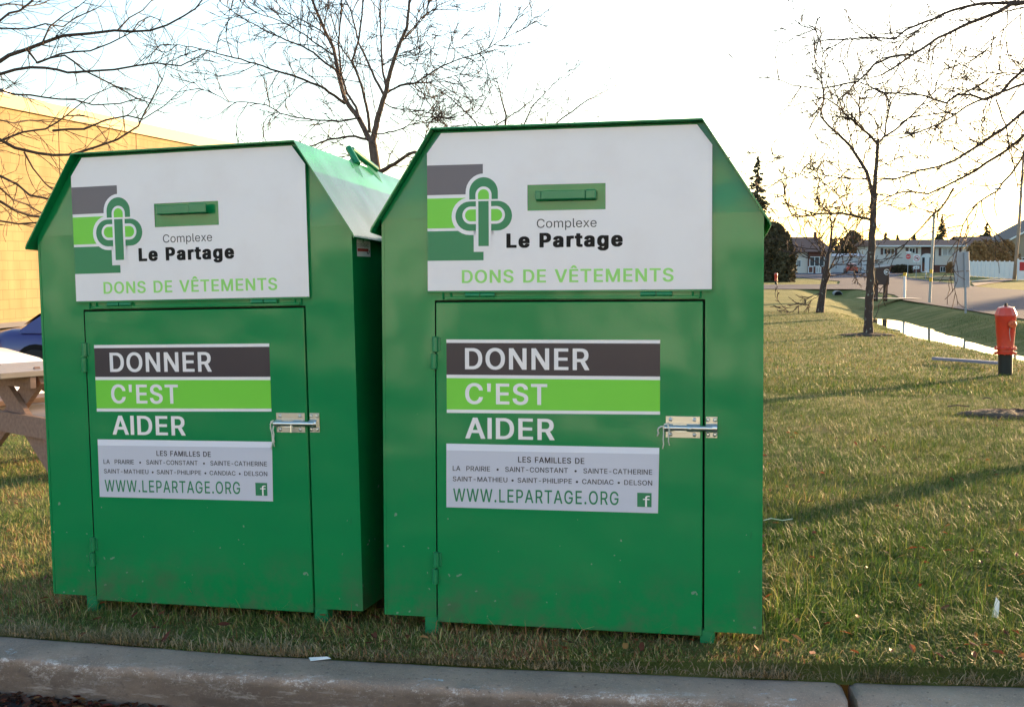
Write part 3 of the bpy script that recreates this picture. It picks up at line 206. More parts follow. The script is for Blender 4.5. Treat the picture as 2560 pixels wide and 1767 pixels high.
# ------------------------------------------------------------------ paint of the bins
def paint_material(name, col, rough=.17, specks=True):
    m = D.materials.new(name); m.use_nodes = True; nt = m.node_tree; N = nt.nodes; L = nt.links; b = N['Principled BSDF']
    tc = N.new('ShaderNodeTexCoord')
    n = N.new('ShaderNodeTexNoise'); n.inputs['Scale'].default_value = 3; n.inputs['Detail'].default_value = 5; L.new(tc.outputs['Object'], n.inputs['Vector'])
    mx = N.new('ShaderNodeMix'); mx.data_type = 'RGBA'; mx.inputs['A'].default_value = (*col, 1); mx.inputs['B'].default_value = (col[0]*1.5+.004, col[1]*1.16, col[2]*1.1, 1)
    L.new(n.outputs['Fac'], mx.inputs['Factor'])
    out = mx.outputs['Result']
    if specks:                                                   # paint chips and mud splashes, low down
        vo = N.new('ShaderNodeTexNoise'); vo.inputs['Scale'].default_value = 38; vo.inputs['Detail'].default_value = 2; L.new(tc.outputs['Object'], vo.inputs['Vector'])
        sep = N.new('ShaderNodeSeparateXYZ'); L.new(tc.outputs['Object'], sep.inputs[0])
        mr = N.new('ShaderNodeMapRange'); mr.inputs['From Min'].default_value = .05; mr.inputs['From Max'].default_value = .75
        mr.inputs['To Min'].default_value = .705; mr.inputs['To Max'].default_value = .80; L.new(sep.outputs['Z'], mr.inputs['Value'])
        gt = N.new('ShaderNodeMath'); gt.operation = 'GREATER_THAN'; L.new(vo.outputs['Fac'], gt.inputs[0]); L.new(mr.outputs['Result'], gt.inputs[1])
        m2 = N.new('ShaderNodeMix'); m2.data_type = 'RGBA'; L.new(out, m2.inputs['A']); m2.inputs['B'].default_value = (.22, .30, .24, 1)
        k = N.new('ShaderNodeMath'); k.operation = 'MULTIPLY'; k.inputs[1].default_value = .75; L.new(gt.outputs[0], k.inputs[0]); L.new(k.outputs[0], m2.inputs['Factor'])
        out = m2.outputs['Result']
    if specks:                                                   # long fine scratches and a veil of dust near the ground
        mp = N.new('ShaderNodeMapping'); mp.inputs['Scale'].default_value = (22, 1, 3.2); mp.inputs['Rotation'].default_value = (0, .5, 0); L.new(tc.outputs['Object'], mp.inputs['Vector'])
        ns = N.new('ShaderNodeTexNoise'); ns.inputs['Scale'].default_value = 4; ns.inputs['Detail'].default_value = 3; L.new(mp.outputs['Vector'], ns.inputs['Vector'])
        g2 = N.new('ShaderNodeMath'); g2.operation = 'GREATER_THAN'; g2.inputs[1].default_value = .735; L.new(ns.outputs['Fac'], g2.inputs[0])
        k2 = N.new('ShaderNodeMath'); k2.operation = 'MULTIPLY'; k2.inputs[1].default_value = .35; L.new(g2.outputs[0], k2.inputs[0])
        m3 = N.new('ShaderNodeMix'); m3.data_type = 'RGBA'; L.new(out, m3.inputs['A']); m3.inputs['B'].default_value = (.02, .07, .04, 1); L.new(k2.outputs[0], m3.inputs['Factor']); out = m3.outputs['Result']
        nd = N.new('ShaderNodeTexNoise'); nd.inputs['Scale'].default_value = 7; nd.inputs['Detail'].default_value = 8; nd.inputs['Roughness'].default_value = .7; L.new(tc.outputs['Object'], nd.inputs['Vector'])
        md = N.new('ShaderNodeMapRange'); md.inputs['From Min'].default_value = .22; md.inputs['From Max'].default_value = -.02; md.inputs['To Min'].default_value = 0; md.inputs['To Max'].default_value = .75; L.new(sep.outputs['Z'], md.inputs['Value'])
        mr3 = N.new('ShaderNodeMapRange'); mr3.inputs['From Min'].default_value = .42; mr3.inputs['From Max'].default_value = .68; L.new(nd.outputs['Fac'], mr3.inputs['Value'])
        k3 = N.new('ShaderNodeMath'); k3.operation = 'MULTIPLY'; L.new(md.outputs['Result'], k3.inputs[0]); L.new(mr3.outputs['Result'], k3.inputs[1])
        m4 = N.new('ShaderNodeMix'); m4.data_type = 'RGBA'; L.new(out, m4.inputs['A']); m4.inputs['B'].default_value = (.09, .10, .07, 1); L.new(k3.outputs[0], m4.inputs['Factor']); out = m4.outputs['Result']
    L.new(out, b.inputs['Base Color'])
    n3 = N.new('ShaderNodeTexNoise'); n3.inputs['Scale'].default_value = 9; n3.inputs['Detail'].default_value = 6; L.new(tc.outputs['Object'], n3.inputs['Vector'])
    rr = N.new('ShaderNodeMapRange'); rr.inputs['To Min'].default_value = rough*.7; rr.inputs['To Max'].default_value = rough*1.5; L.new(n3.outputs['Fac'], rr.inputs['Value']); L.new(rr.outputs['Result'], b.inputs['Roughness'])
    n2 = N.new('ShaderNodeTexNoise'); n2.inputs['Scale'].default_value = 2.3; n2.inputs['Detail'].default_value = 2; L.new(tc.outputs['Object'], n2.inputs['Vector'])
    bp = N.new('ShaderNodeBump'); bp.inputs['Strength'].default_value = 1; bp.inputs['Distance'].default_value = .015; L.new(n2.outputs['Fac'], bp.inputs['Height'])
    n4 = N.new('ShaderNodeTexNoise'); n4.inputs['Scale'].default_value = 160; n4.inputs['Detail'].default_value = 2; L.new(tc.outputs['Object'], n4.inputs['Vector'])
    bp2 = N.new('ShaderNodeBump'); bp2.inputs['Strength'].default_value = .12; bp2.inputs['Distance'].default_value = .001; L.new(n4.outputs['Fac'], bp2.inputs['Height']); L.new(bp.outputs['Normal'], bp2.inputs['Normal'])
    L.new(bp2.outputs['Normal'], b.inputs['Normal'])
    b.inputs['Coat Weight'].default_value = .22; b.inputs['Specular IOR Level'].default_value = .32; b.inputs['Coat Roughness'].default_value = .07; L.new(bp2.outputs['Normal'], b.inputs['Coat Normal'])
    return m
GREEN = paint_material('green_paint', (.003, .205, .064))
GREEN2 = paint_material('green_paint_fittings', (.007, .19, .075), .3, False)
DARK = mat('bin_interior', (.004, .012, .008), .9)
VINYL = dict(rough=.34, spec=.4, bump=(2.1, 1, .012, 1))
S_WHITE = mat('sticker_white', (.82, .79, .80), noise=(5, .55, (.75, .70, .70), (.45, .75)), **VINYL)
S_GREY = mat('sticker_grey', (.13, .115, .135), **VINYL)
S_LIME = mat('sticker_lime', (.17, .62, .045), noise=(6, .5, (.15, .54, .05), (.5, .8)), **VINYL)
S_GREEN = mat('sticker_green', (.012, .21, .08), **VINYL)
S_BLACK = mat('sticker_black', (.010, .009, .010), rough=.4, spec=.12)
S_TEXT = mat('sticker_text_grey', (.035,.032,.038), **VINYL)
S_PALE = mat('sticker_pale_lime', (.30, .70, .16), **VINYL)
S_DARK = mat('sticker_charcoal', (.042, .032, .042), **VINYL)
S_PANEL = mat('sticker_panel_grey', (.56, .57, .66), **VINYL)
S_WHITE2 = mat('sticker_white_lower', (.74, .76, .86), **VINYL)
S_SITE = mat('sticker_site_green', (.018, .20, .085), **VINYL)
S_RED = mat('sticker_red', (.42, .03, .03), .4)
STEEL = mat('zinc_steel', (.62, .64, .62), .28, metal=1, bump=(60, .1, .001))
STRING = mat('cotton_string', (.66, .67, .62), .9)
WELD = mat('primer_edge', (.16, .14, .12), .7)
Wd, HE, HT, WL, WR, DEP = 1.22, 1.302, 1.580, .177, 1.036, 1.22
def stadium(x0, x1, z, r, n=14):
    return [(x1 + r*math.sin(math.pi*i/n), z - r*math.cos(math.pi*i/n)) for i in range(n+1)] + \
           [(x0 - r*math.sin(math.pi*i/n), z + r*math.cos(math.pi*i/n)) for i in range(n+1)]
def arch(x, z, r, zb, n=16):
    return [(x - r, zb), (x + r, zb)] + [(x + r*math.cos(math.pi*i/n), z + r*math.sin(math.pi*i/n)) for i in range(n+1)]
def foot_mesh(x0, x1, y0, h):
    m = MB(); m.bbox(x0, x1, y0, y0+.05, -h, .004, .004); return m
def make_bin(M, label, feet, pin_down, side_sticker, string_kind, skew=0):
    root = empty('clothing_donation_bin', M, label, 'donation bin', 'green clothing donation bins')
    # ---- body with the recess the door closes
    b = MB(); y1 = DEP
    dl, dr, dt = .1765, 1.0445, 1.0365
    lean = .008
    b.flat([(0,0),(dl,0),(dl,dt),(0,dt)], 0); b.flat([(dr,0),(Wd,0),(Wd,dt),(dr,dt)], 0)
    b.flat([(0,dt),(dl,dt),(dr,dt),(Wd,dt),(Wd,HE),(0,HE)], 0)
    b.add([(0,0,HE),(Wd,0,HE),(WR,lean,HT),(WL,lean,HT)], [(0,1,2,3)])          # gable, bent back a little at the seam
    b.add([(-.002,-.0016,HE-.0012),(.157,-.0016,HE-.0012),(.157,-.0016,HE+.0012),(-.002,-.0016,HE+.0012)], [(0,1,2,3)])
    # recess
    yr = .03
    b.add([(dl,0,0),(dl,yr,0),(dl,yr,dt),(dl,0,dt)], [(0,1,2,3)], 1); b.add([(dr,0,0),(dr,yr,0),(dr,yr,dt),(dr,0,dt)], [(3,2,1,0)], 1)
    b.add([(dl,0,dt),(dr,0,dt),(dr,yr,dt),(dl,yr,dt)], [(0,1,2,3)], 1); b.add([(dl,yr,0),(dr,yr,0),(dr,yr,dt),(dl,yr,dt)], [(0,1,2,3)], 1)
    hb, tb = HE-.045, HT-.072
    b.add([(Wd,0,0),(Wd,y1,0),(Wd,y1,hb),(Wd,0,HE)], [(0,1,2,3)]); b.add([(0,0,0),(0,y1,0),(0,y1,hb),(0,0,HE)], [(3,2,1,0)])
    b.add([(Wd,0,HE),(Wd,y1,hb),(WR,y1,tb),(WR,lean,HT)], [(0,1,2,3)]); b.add([(0,0,HE),(0,y1,hb),(WL,y1,tb),(WL,lean,HT)], [(3,2,1,0)])
    b.add([(WL,lean,HT),(WR,lean,HT),(WR,y1,tb),(WL,y1,tb)], [(0,1,2,3)])
    b.add([(0,y1,0),(0,y1,hb),(WL,y1,tb),(WR,y1,tb),(Wd,y1,hb),(Wd,y1,0)], [(0,1,2,3,4,5)])
    b.add([(0,0,0),(dl,0,0),(dl,yr,0),(dr,yr,0),(dr,0,0),(Wd,0,0),(Wd,y1,0),(0,y1,0)], [(7,6,5,4,3,2,1,0)], 1)
    # rolled corner edges, the right-hand one catches light
    b.box(Wd-.007, Wd+.0015, -.0018, .006, .002, HE-.004); b.box(-.0015, .007, -.0018, .006, .002, HE-.004)
    # header strip under the hatch and weld beads
    b.bbox(.212, 1.026, -.0085, .001, 1.0385, 1.0475, .002)
    for xx in (.205, .232, 1.006, 1.030):
        for k in range(5):
            b.lathe([(.001,-.004),(.004,-.001),(.001,.003)], (xx+.001*math.sin(7*k), -.003, 1.043+.004*k), 6)
    b.v = [(x-skew*max(y,0), y, z) for x, y, z in b.v]
    b.build('body', [GREEN, DARK], root)
    # ---- roof hood, sheet steel with forward and side overhang
    t = .0035; yf, yb = -.034, DEP+.03; slope = -.056/.95
    sx = (Wd-WR); sz = (HE-HT); q = 1.11
    prof = [(WL-sx*q-.004, HT+sz*q-.012), (WL-sx*q, HT+sz*q), (WL-.0, HT+.006), (WR, HT+.006), (WR+sx*q, HT+sz*q), (WR+sx*q+.004, HT+sz*q-.012)]
    r = MB(); n = len(prof)
    fs = []; outer = []; NS = 9
    for si in range(NS):
        y = yf + (yb-yf)*si/(NS-1)
        for dz in (0, -t*1.3):
            for i, (a, c) in enumerate(prof):
                k = 1 if i in (2, 3) else .6
                inw = 0 if dz == 0 else (t if i < 2 else (-t if i > 3 else 0))
                outer.append((a+inw-skew*1.7*max(y,0), y, c + dz + slope*k*(y-0)))
    for si in range(NS-1):
        A = si*2*n; B = A+n; C = A+2*n; E2 = A+3*n
        for i in range(n-1): fs += [(A+i, A+i+1, C+i+1, C+i), (B+i+1, B+i, E2+i, E2+i+1)]
        fs += [(A, C, E2, B), (A+n-1, B+n-1, E2+n-1, C+n-1)]
    for i in range(n-1): fs += [(n+i, n+i+1, i+1, i), ((NS-1)*2*n+i, (NS-1)*2*n+i+1, (NS-1)*2*n+n+i+1, (NS-1)*2*n+n+i)]
    r.add(outer, fs)
    # folded-down front lip
    roof = r.build('roof', GREEN, root, True, 25)
    # lifting lug on the right ridge: a bent rod in two legs, with gusset plates
    for (top, bot, gus) in (((1.000,.505,1.618), (1.050,.470,1.552), (.40,.50)), ((1.006,.520,1.612), (1.046,.665,1.548), (.56,.66))):
        lg = MB(); lg.tube([(top[0],top[1],top[2]), (bot[0],bot[1],bot[2])], .0125, 12)
        yg = bot[1]; 
        zt = HT + slope*yg
        lg.add([(1.036,yg-.06,zt+.004),(1.070,yg-.075,zt-.045),(1.076,yg-.01,zt-.052),(bot[0],bot[1],bot[2]),((top[0]+bot[0])/2,(top[1]+bot[1])/2,(top[2]+bot[2])/2)],[(0,1,2,3,4)])
        lg.build('lifting_lug', GREEN2, root, True, 40)
    # ---- door
    d = MB(); d.bbox(.181, 1.038, -.003, .022, -.015, 1.030, .0025); door = d.build('door', GREEN, root)
    for zc in (.868, .165):
        for (za, zb, dx) in ((zc+.001, zc+.052, .002), (zc-.055, zc-.003, -.002)):
            h = MB(); h.lathe([(.003,0),(.0105,.002),(.0105,zb-za-.002),(.003,zb-za)], (.177+dx, -.007, za), 12)
            h.bbox(.168+dx if dx < 0 else .179, .178 if dx < 0 else .196, -.0058, -.001, za+.004, zb-.004, .001)
            h.build('hinge', GREEN2, root, True, 40)
    # latch: barrel bolt on the door, keeper on the body
    lt = MB(); yp = -.0032
    lt.bbox(.924, 1.030, yp-.0025, yp, .606, .673, .0006)
    ax = Matrix.Rotation(R(90), 4, 'Y')
    def halfpipe(m_, xa, xb, rr): 
        pr = [(rr*math.cos(math.pi*i/10), rr*math.sin(math.pi*i/10)) for i in range(11)]
        m_.prism([(yp-.002 - s_, .637 + c_) for c_, s_ in pr], xa, xb, axis='x')
    halfpipe(lt, .921, .946, .0125); halfpipe(lt, .990, 1.030, .0125)
    lt.bbox(.946, .990, yp-.006, yp-.002, .6495, .6525, .0005); lt.bbox(.952, .984, yp-.012, yp-.002, .6215, .6245, .0005)
    for sx_, sz_ in ((.939,.663),(1.013,.663),(.939,.616),(1.013,.616)):
        lt.lathe([(.0065,0),(.006,.002),(.0035,.0042),(.0,.005)], (sx_, yp-.0025, sz_), 12, 0, Matrix.Rotation(R(90), 4, 'X'))
    latch = lt.build('latch', STEEL, root, True, 35)
    bo = MB(); bo.tube([(.918, yp-.009, .637), (1.068, yp-.009, .637)], .0085, 14)
    if pin_down: bo.tube([(.985, yp-.016, .632), (.986, yp-.018, .608)], .0035, 8)
    else: bo.lathe([(.004,0),(.0045,.012),(.0068,.014),(.0068,.018),(.003,.021)], (1.0, yp-.014, .638), 12, 0, Matrix.Rotation(R(90), 4, 'X'))
    bo.build('bolt', STEEL, latch, True, 40)
    kp = MB(); kx = 1.048
    kp.bbox(kx, kx+.035, -.0035, -.001, .607, .673, .0006)
    yp = -.001
    halfpipe(kp, kx, kx+(.035 if not pin_down else .028), .014)
    for sx_, sz_ in ((kx+.006,.663),(kx+.028,.663),(kx+.006,.617),(kx+.028,.617)):
        kp.lathe([(.0068,0),(.006,.0022),(.0035,.0045),(.0,.005)], (sx_, -.0035, sz_), 12, 0, Matrix.Rotation(R(90), 4, 'X'))
    kp.build('latch_keeper', STEEL, root, True, 35)
    st = MB(); ys = -.018
    def strand(pts, r_=.0016): st.tube([(x, ys + dy, z) for x, dy, z in pts], r_, 6)
    if string_kind:
        strand([(.935,0,.640),(.932,-.004,.652),(.922,-.006,.650),(.918,-.003,.640),(.919,0,.62),(.917,.004,.60),(.918,.006,.585),(.915,.008,.571)], .0019)
        strand([(.922,-.006,.650),(.930,-.006,.648),(.936,-.004,.635),(.934,.002,.61),(.933,.006,.595),(.936,.008,.582)], .0018)
        strand([(.918,-.003,.642),(.910,-.001,.641),(.903,.003,.636),(.900,.006,.628),(.902,.008,.62),(.898,.010,.610)], .0026)
    else:
        strand([(.922,-.003,.648),(.912,-.003,.645),(.908,0,.630),(.911,.003,.600),(.910,.006,.575),(.903,.009,.548)], .0019)
        strand([(.918,-.004,.644),(.908,-.002,.636),(.907,0,.622),(.912,.004,.598),(.914,.006,.575),(.915,.009,.557)], .0018)
        strand([(.921,-.003,.630),(.916,0,.615),(.918,.003,.60),(.915,.005,.585),(.917,.007,.572)], .0024)
    st.build('tie_string', STRING, latch, True)
    # ---- hatch (drop chute) with its sheet of white vinyl
    pl = [(.157,1.0635),(1.065,1.0635),(1.065,1.509),(1.018,1.573),(.205,1.573),(.157,1.509)]
    h = MB(); h.prism(pl, -.0095, -.002); h.bbox(.157, 1.065, -.0115, -.003, 1.0605, 1.0665, .001)
    hatch = h.build('chute_hatch', GREEN, root)
    for xa in (.281, .845):
        g = MB()
        for k in (0, 1):
            g.tube([(xa+.051*k, -.006, 1.053), (xa+.051*k+.047, -.006, 1.053)], .0075, 12)
        g.bbox(xa+.004, xa+.09, -.0048, -.001, 1.047, 1.058, .001)
        g.build('hatch_hinge', GREEN2, root, True, 40)
    g = MB()
    if pin_down:   # left bin: the bar sits skewed
        zz = 1.361
        g.bbox(.511, .640, -.040, -.034, zz, zz+.030, .002); g.bbox(.640, .706, -.046, -.040, zz-.001, zz+.032, .003)
        g.bbox(.511, .517, -.036, -.0095, zz, zz+.028, .001); g.bbox(.660, .668, -.042, -.0095, zz, zz+.03, .001)
        g.add([(.511,-.010,zz-.002),(.700,-.010,zz-.002),(.706,-.044,zz),(.511,-.038,zz)], [(0,1,2,3)])
    else:
        zz = 1.349
        g.bbox(.535, .675, -.040, -.034, zz+.002, zz+.029, .002); g.bbox(.515, .536, -.034, -.0095, zz+.001, zz+.030, .003); g.bbox(.674, .709, -.036, -.0095, zz, zz+.031, .004)
        g.add([(.515,-.010,zz-.002),(.709,-.010,zz-.002),(.705,-.036,zz+.001),(.520,-.036,zz+.001)], [(0,1,2,3)])
    g.build('handle', GREEN2, hatch, True, 40)
    # stickers
    s = MB(); y = -.0118
    ox0, ox1, oz0, oz1 = .487, .736, 1.3185, 1.400
    s.flat([(.157,1.067),(1.065,1.067),(1.065,oz0),(ox1,oz0),(ox0,oz0),(.157,oz0)], y); s.flat([(.157,oz0),(ox0,oz0),(ox0,oz1),(.157,oz1)], y)
    s.flat([(ox1,oz0),(1.065,oz0),(1.065,oz1),(ox1,oz1)], y); s.flat([(.157,oz1),(ox0,oz1),(ox1,oz1),(1.065,oz1),(1.065,1.509),(1.0185,1.572),(.2045,1.572),(.157,1.509)], y)
    e = .0004
    s.rect(.157,.342,1.375,1.470,y-e,1); s.rect(.157,.342,1.268,1.364,y-e,2); s.rect(.157,.343,1.164,1.259,y-e,3)
    s.rect(.311,.377,1.191,1.27,y-2*e,0); s.flat(stadium(.298,.390,1.305,.060),y-2*e,0); s.flat(arch(.344,1.381,.059,1.33),y-2.2*e,0)
    s.flat(arch(.344,1.381,.047,1.358),y-3*e,3); s.flat(stadium(.298,.390,1.305,.047),y-3*e,3)
    s.flat(arch(.344,1.372,.0265,1.356),y-4*e,0); s.flat(stadium(.302,.386,1.3075,.028),y-4*e,0)
    s.flat(arch(.344,1.372,.018,1.358),y-5*e,2); s.flat(stadium(.302,.386,1.3075,.019),y-5*e,2)
    s.rect(.319,.369,1.200,1.357,y-6*e,0); s.rect(.327,.361,1.209,1.352,y-7*e,3)
    put_text(s, 'Complexe', .517, .708, 1.264, 1.292, y-e, 4)
    put_text(s, 'Le Partage', .418, .790, 1.202, 1.248, y-e, 5, 'x', .0)
    put_text(s, 'DONS DE VÊTEMENTS', .271, .948, 1.0915, 1.133, y-e, 6, 'b', .0)
    s.build('logo_sticker', [S_WHITE, S_GREY, S_LIME, S_GREEN, S_TEXT, S_BLACK, S_PALE], hatch)
    s = MB(); y = -.0034
    s.rect(.216,.906,.899,.910,y,0); s.rect(.216,.906,.796,.899,y,1); s.rect(.216,.906,.785,.796,y,0)
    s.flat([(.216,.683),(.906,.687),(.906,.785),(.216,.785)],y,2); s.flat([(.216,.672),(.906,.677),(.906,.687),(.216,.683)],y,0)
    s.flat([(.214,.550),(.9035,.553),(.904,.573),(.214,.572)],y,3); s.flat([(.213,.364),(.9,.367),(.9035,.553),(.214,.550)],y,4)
    put_text(s,'DONNER',.278,.683,.814,.8825,y-e,0,'b'); put_text(s,"C'EST",.278,.548,.702,.769,y-e,0,'b'); put_text(s,'AIDER',.278,.571,.590,.658,y-e,0,'b')
    put_text(s,'LES FAMILLES DE',.452,.667,.5165,.535,y-e,1,'b')
    put_text(s,'LA  PRAIRIE  •  SAINT-CONSTANT  •  SAINTE-CATHERINE',.235,.882,.484,.500,y-e,5,'s',.0,.004)
    put_text(s,'SAINT-MATHIEU • SAINT-PHILIPPE • CANDIAC • DELSON',.235,.882,.450,.4655,y-e,5,'s',.0,.004)
    put_text(s,'WWW.LEPARTAGE.ORG',.236,.776,.384,.4265,y-e,6,'s',.04,.005)
    s.rect(.835,.880,.3855,.430,y-e,6); put_text(s,'f',.853,.875,.3865,.420,y-2*e,0,'r')
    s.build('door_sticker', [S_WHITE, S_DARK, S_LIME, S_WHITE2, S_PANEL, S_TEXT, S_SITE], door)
    if side_sticker:
        s = MB(); 
        s.rect(0,.117,0,.074,0,0); s.rect(.004,.100,.017,.027,-e,1); 
        put_text(s,'DURABAC',.005,.102,.032,.044,-e,2,'r')
        s.tube([(.052,-e,.046),(.056,-e,.058),(.066,-e,.066),(.078,-e,.064)],.0016,4,2); s.tube([(.085,-e,.016),(.092,-e,.010),(.102,-e,.012),(.108,-e,.022)],.0016,4,2)
        o = s.build('maker_sticker', [S_WHITE, S_RED, S_TEXT], root)
        o.matrix_local = Matrix.Translation((Wd+.003, .035, 1.198)) @ Matrix.Rotation(R(90), 4, 'Z')
    for (x0, x1, y0, hh) in feet:
        foot_mesh(x0, x1, y0, hh).build('foot', GREEN2, root)
    return root
def frame_matrix(o, X, Y):
    X = Vector(X).normalized(); Y = Vector(Y); Y = (Y - X*X.dot(Y)).normalized(); Z = X.cross(Y)
    M = Matrix((X, Y, Z)).transposed().to_4x4(); M.translation = Vector(o) + Vector((0, 0, HC)); return M
MR = frame_matrix((-.42, 3.8933, -1.1683), (.9776, -.2103, .0113), (.2106, .9769, -.0367))
ML = frame_matrix((-1.6785, 4.3178, -1.218), (.9618, -.2725, .0271), (.2729, .962, -.0125))
make_bin(MR, 'right-hand green steel clothing bin, nearer and complete, with pale lime DONS DE VÊTEMENTS', [(.135,.181,.004,.13),(1.031,1.077,.004,.13),(.135,.181,1.1,.15),(1.031,1.077,1.1,.15)], False, False, True, .034)
make_bin(ML, 'left-hand green steel clothing bin, farther back, partly behind the other bin, lifting lug on roof', [(.132,.179,.004,.16),(1.037,1.087,.004,.14),(.132,.179,1.1,.16),(1.037,1.087,1.1,.15)], True, True, False)

rng = np.random.default_rng(7)
# ------------------------------------------------------------------ curb line (back edge), world xy
ZK = HC - 1.234
def plane_pt(px, py, z):
    r = ray(px, py); s = (z - HC) / r[2]; return np.array([r[0]*s, r[1]*s])
KB = [plane_pt(px, py, ZK) for px, py in ((0,1591),(640,1640),(1280,1674),(2127,1708),(2560,1720))]
d0 = KB[0]-KB[1]; d1 = KB[-1]-KB[-2]
KB = [KB[0]+d0/np.linalg.norm(d0)*8] + [KB[0]+d0/np.linalg.norm(d0)*2] + KB + [KB[-1]+d1/np.linalg.norm(d1)*9]
KBX = np.array([k[0] for k in KB]); KBY = np.array([k[1] for k in KB])
def kerb_y(x): return np.interp(x, KBX, KBY)

# ------------------------------------------------------------------ lawn sheet
def axis(vals): return np.array(sorted(set(np.round(vals, 3))))
xs = axis(np.concatenate([np.arange(-12, 26, .22), np.arange(26, 60, 1.2), np.arange(-60, -12, 1.5), [-3000,-1200,-500,-250,-120,80,110,160,250,500,1200,3000]]))
ys = np.concatenate([np.arange(0, 6, .12), np.arange(6, 26, .22), np.arange(26, 84, .4), np.arange(84, 130, 2), [135,150,170,200,240,300,450,900,1800,3000]])
X, T = np.meshgrid(xs, ys)
Y = kerb_y(X) + T
Z = terrain(X, Y)
# soft unevenness of turf
def vnoise(x, y, s, seed):
    r = np.random.default_rng(seed); n = 256; g = r.random((n, n))
    u = x*s; v = y*s; i = np.floor(u).astype(int); j = np.floor(v).astype(int); a = sstep(u-i); b = sstep(v-j)
    G = lambda p, q: g[p % n, q % n]
    return (G(i,j)*(1-a)*(1-b)+G(i+1,j)*a*(1-b)+G(i,j+1)*(1-a)*b+G(i+1,j+1)*a*b)
def bumps(x, y): return (np.asarray(x) < np.interp(y, DY, DX) + 2) * (vnoise(x,y,1.7,1)-.5)*.03*np.exp(-np.asarray(y)/40) + (vnoise(x,y,.45,2)-.5)*.05*np.clip((np.asarray(y)-5)/10,0,1)*np.exp(-np.asarray(y)/60)
near = (T < .35)
Z = Z + bumps(X, Y)*np.clip(T/.5, 0, 1)*(Y < 70)
Z = np.where(T < .001, ZK - .004, Z)
ny, nx = X.shape
V = np.stack([X, Y, Z], -1).reshape(-1, 3)
idx = np.arange(ny*nx).reshape(ny, nx)
Fq = np.stack([idx[:-1,:-1], idx[:-1,1:], idx[1:,1:], idx[1:,:-1]], -1).reshape(-1, 4)
def np_mesh(name, V, Fq, mats, smooth=True, k=4, parent=None):
    me = D.meshes.new(name); me.vertices.add(len(V)); me.vertices.foreach_set('co', np.asarray(V, np.float32).ravel())
    me.loops.add(len(Fq)*k); me.loops.foreach_set('vertex_index', np.asarray(Fq, np.int32).ravel())
    me.polygons.add(len(Fq)); me.polygons.foreach_set('loop_start', np.arange(0, len(Fq)*k, k, dtype=np.int32)); 
    me.polygons.foreach_set('use_smooth', np.full(len(Fq), smooth))
    for m_ in (mats if isinstance(mats, (list, tuple)) else [mats]): me.materials.append(m_)
    me.update(calc_edges=True); me.validate()
    o = D.objects.new(name, me); COL.objects.link(o)
    if parent: o.parent = parent
    return o
def lawn_material():
    m = D.materials.new('turf'); m.use_nodes = True; nt = m.node_tree; N = nt.nodes; L = nt.links; b = N['Principled BSDF']
    tc = N.new('ShaderNodeTexCoord'); 
    def noise(s, det=6, sc=(1,1,1), rough=.6):
        mp = N.new('ShaderNodeMapping'); mp.inputs['Scale'].default_value = sc; L.new(tc.outputs['Object'], mp.inputs['Vector'])
        n = N.new('ShaderNodeTexNoise'); n.inputs['Scale'].default_value = s; n.inputs['Detail'].default_value = det; n.inputs['Roughness'].default_value = rough
        L.new(mp.outputs['Vector'], n.inputs['Vector']); return n.outputs['Fac']
    def ramp(f, stops):
        c = N.new('ShaderNodeValToRGB'); L.new(f, c.inputs['Fac']); el = c.color_ramp.elements
        while len(el) < len(stops): el.new(.5)
        for e_, (p, col) in zip(el, stops): e_.position = p; e_.color = (*col, 1)
        return c.outputs['Color']
    def mix(a, b_, f, mode='MIX'):
        x = N.new('ShaderNodeMix'); x.data_type = 'RGBA'; x.blend_type = mode
        L.new(a, x.inputs['A']); L.new(b_, x.inputs['B'])
        if hasattr(f, 'links'): L.new(f, x.inputs['Factor'])
        else: x.inputs['Factor'].default_value = f
        return x.outputs['Result']
    fine = ramp(noise(42, 8, (1, .45, 1), .75), [(.30, (.055,.062,.018)), (.5, (.125,.15,.036)), (.72, (.28,.245,.085))])
    patch = ramp(noise(.9, 5, (.6, 1.6, 1)), [(.36, (.07,.10,.022)), (.52, (.145,.165,.042)), (.66, (.30,.235,.10))])
    col = mix(fine, patch, .55)
    streak = ramp(noise(2.6, 4, (.35, 1.8, 1)), [(.5, (0,0,0)), (.72, (1,1,1))])
    s2 = N.new('ShaderNodeMath'); s2.operation = 'MULTIPLY'; s2.inputs[1].default_value = .5; L.new(streak, s2.inputs[0])
    straw = N.new('ShaderNodeRGB'); straw.outputs[0].default_value = (.30,.255,.115,1)
    col = mix(col, straw.outputs[0], s2.outputs[0])
    L.new(col, b.inputs['Base Color']); b.inputs['Roughness'].default_value = .95; b.inputs['Specular IOR Level'].default_value = .15
    bp = N.new('ShaderNodeBump'); bp.inputs['Strength'].default_value = .9; bp.inputs['Distance'].default_value = .05
    L.new(noise(30, 8, (1, .5, 1), .8), bp.inputs['Height']); L.new(bp.outputs['Normal'], b.inputs['Normal'])
    return m
TURF = lawn_material()
tag(np_mesh('lawn', V, Fq, TURF), 'mown autumn lawn sloping to a drainage ditch', kind='structure')

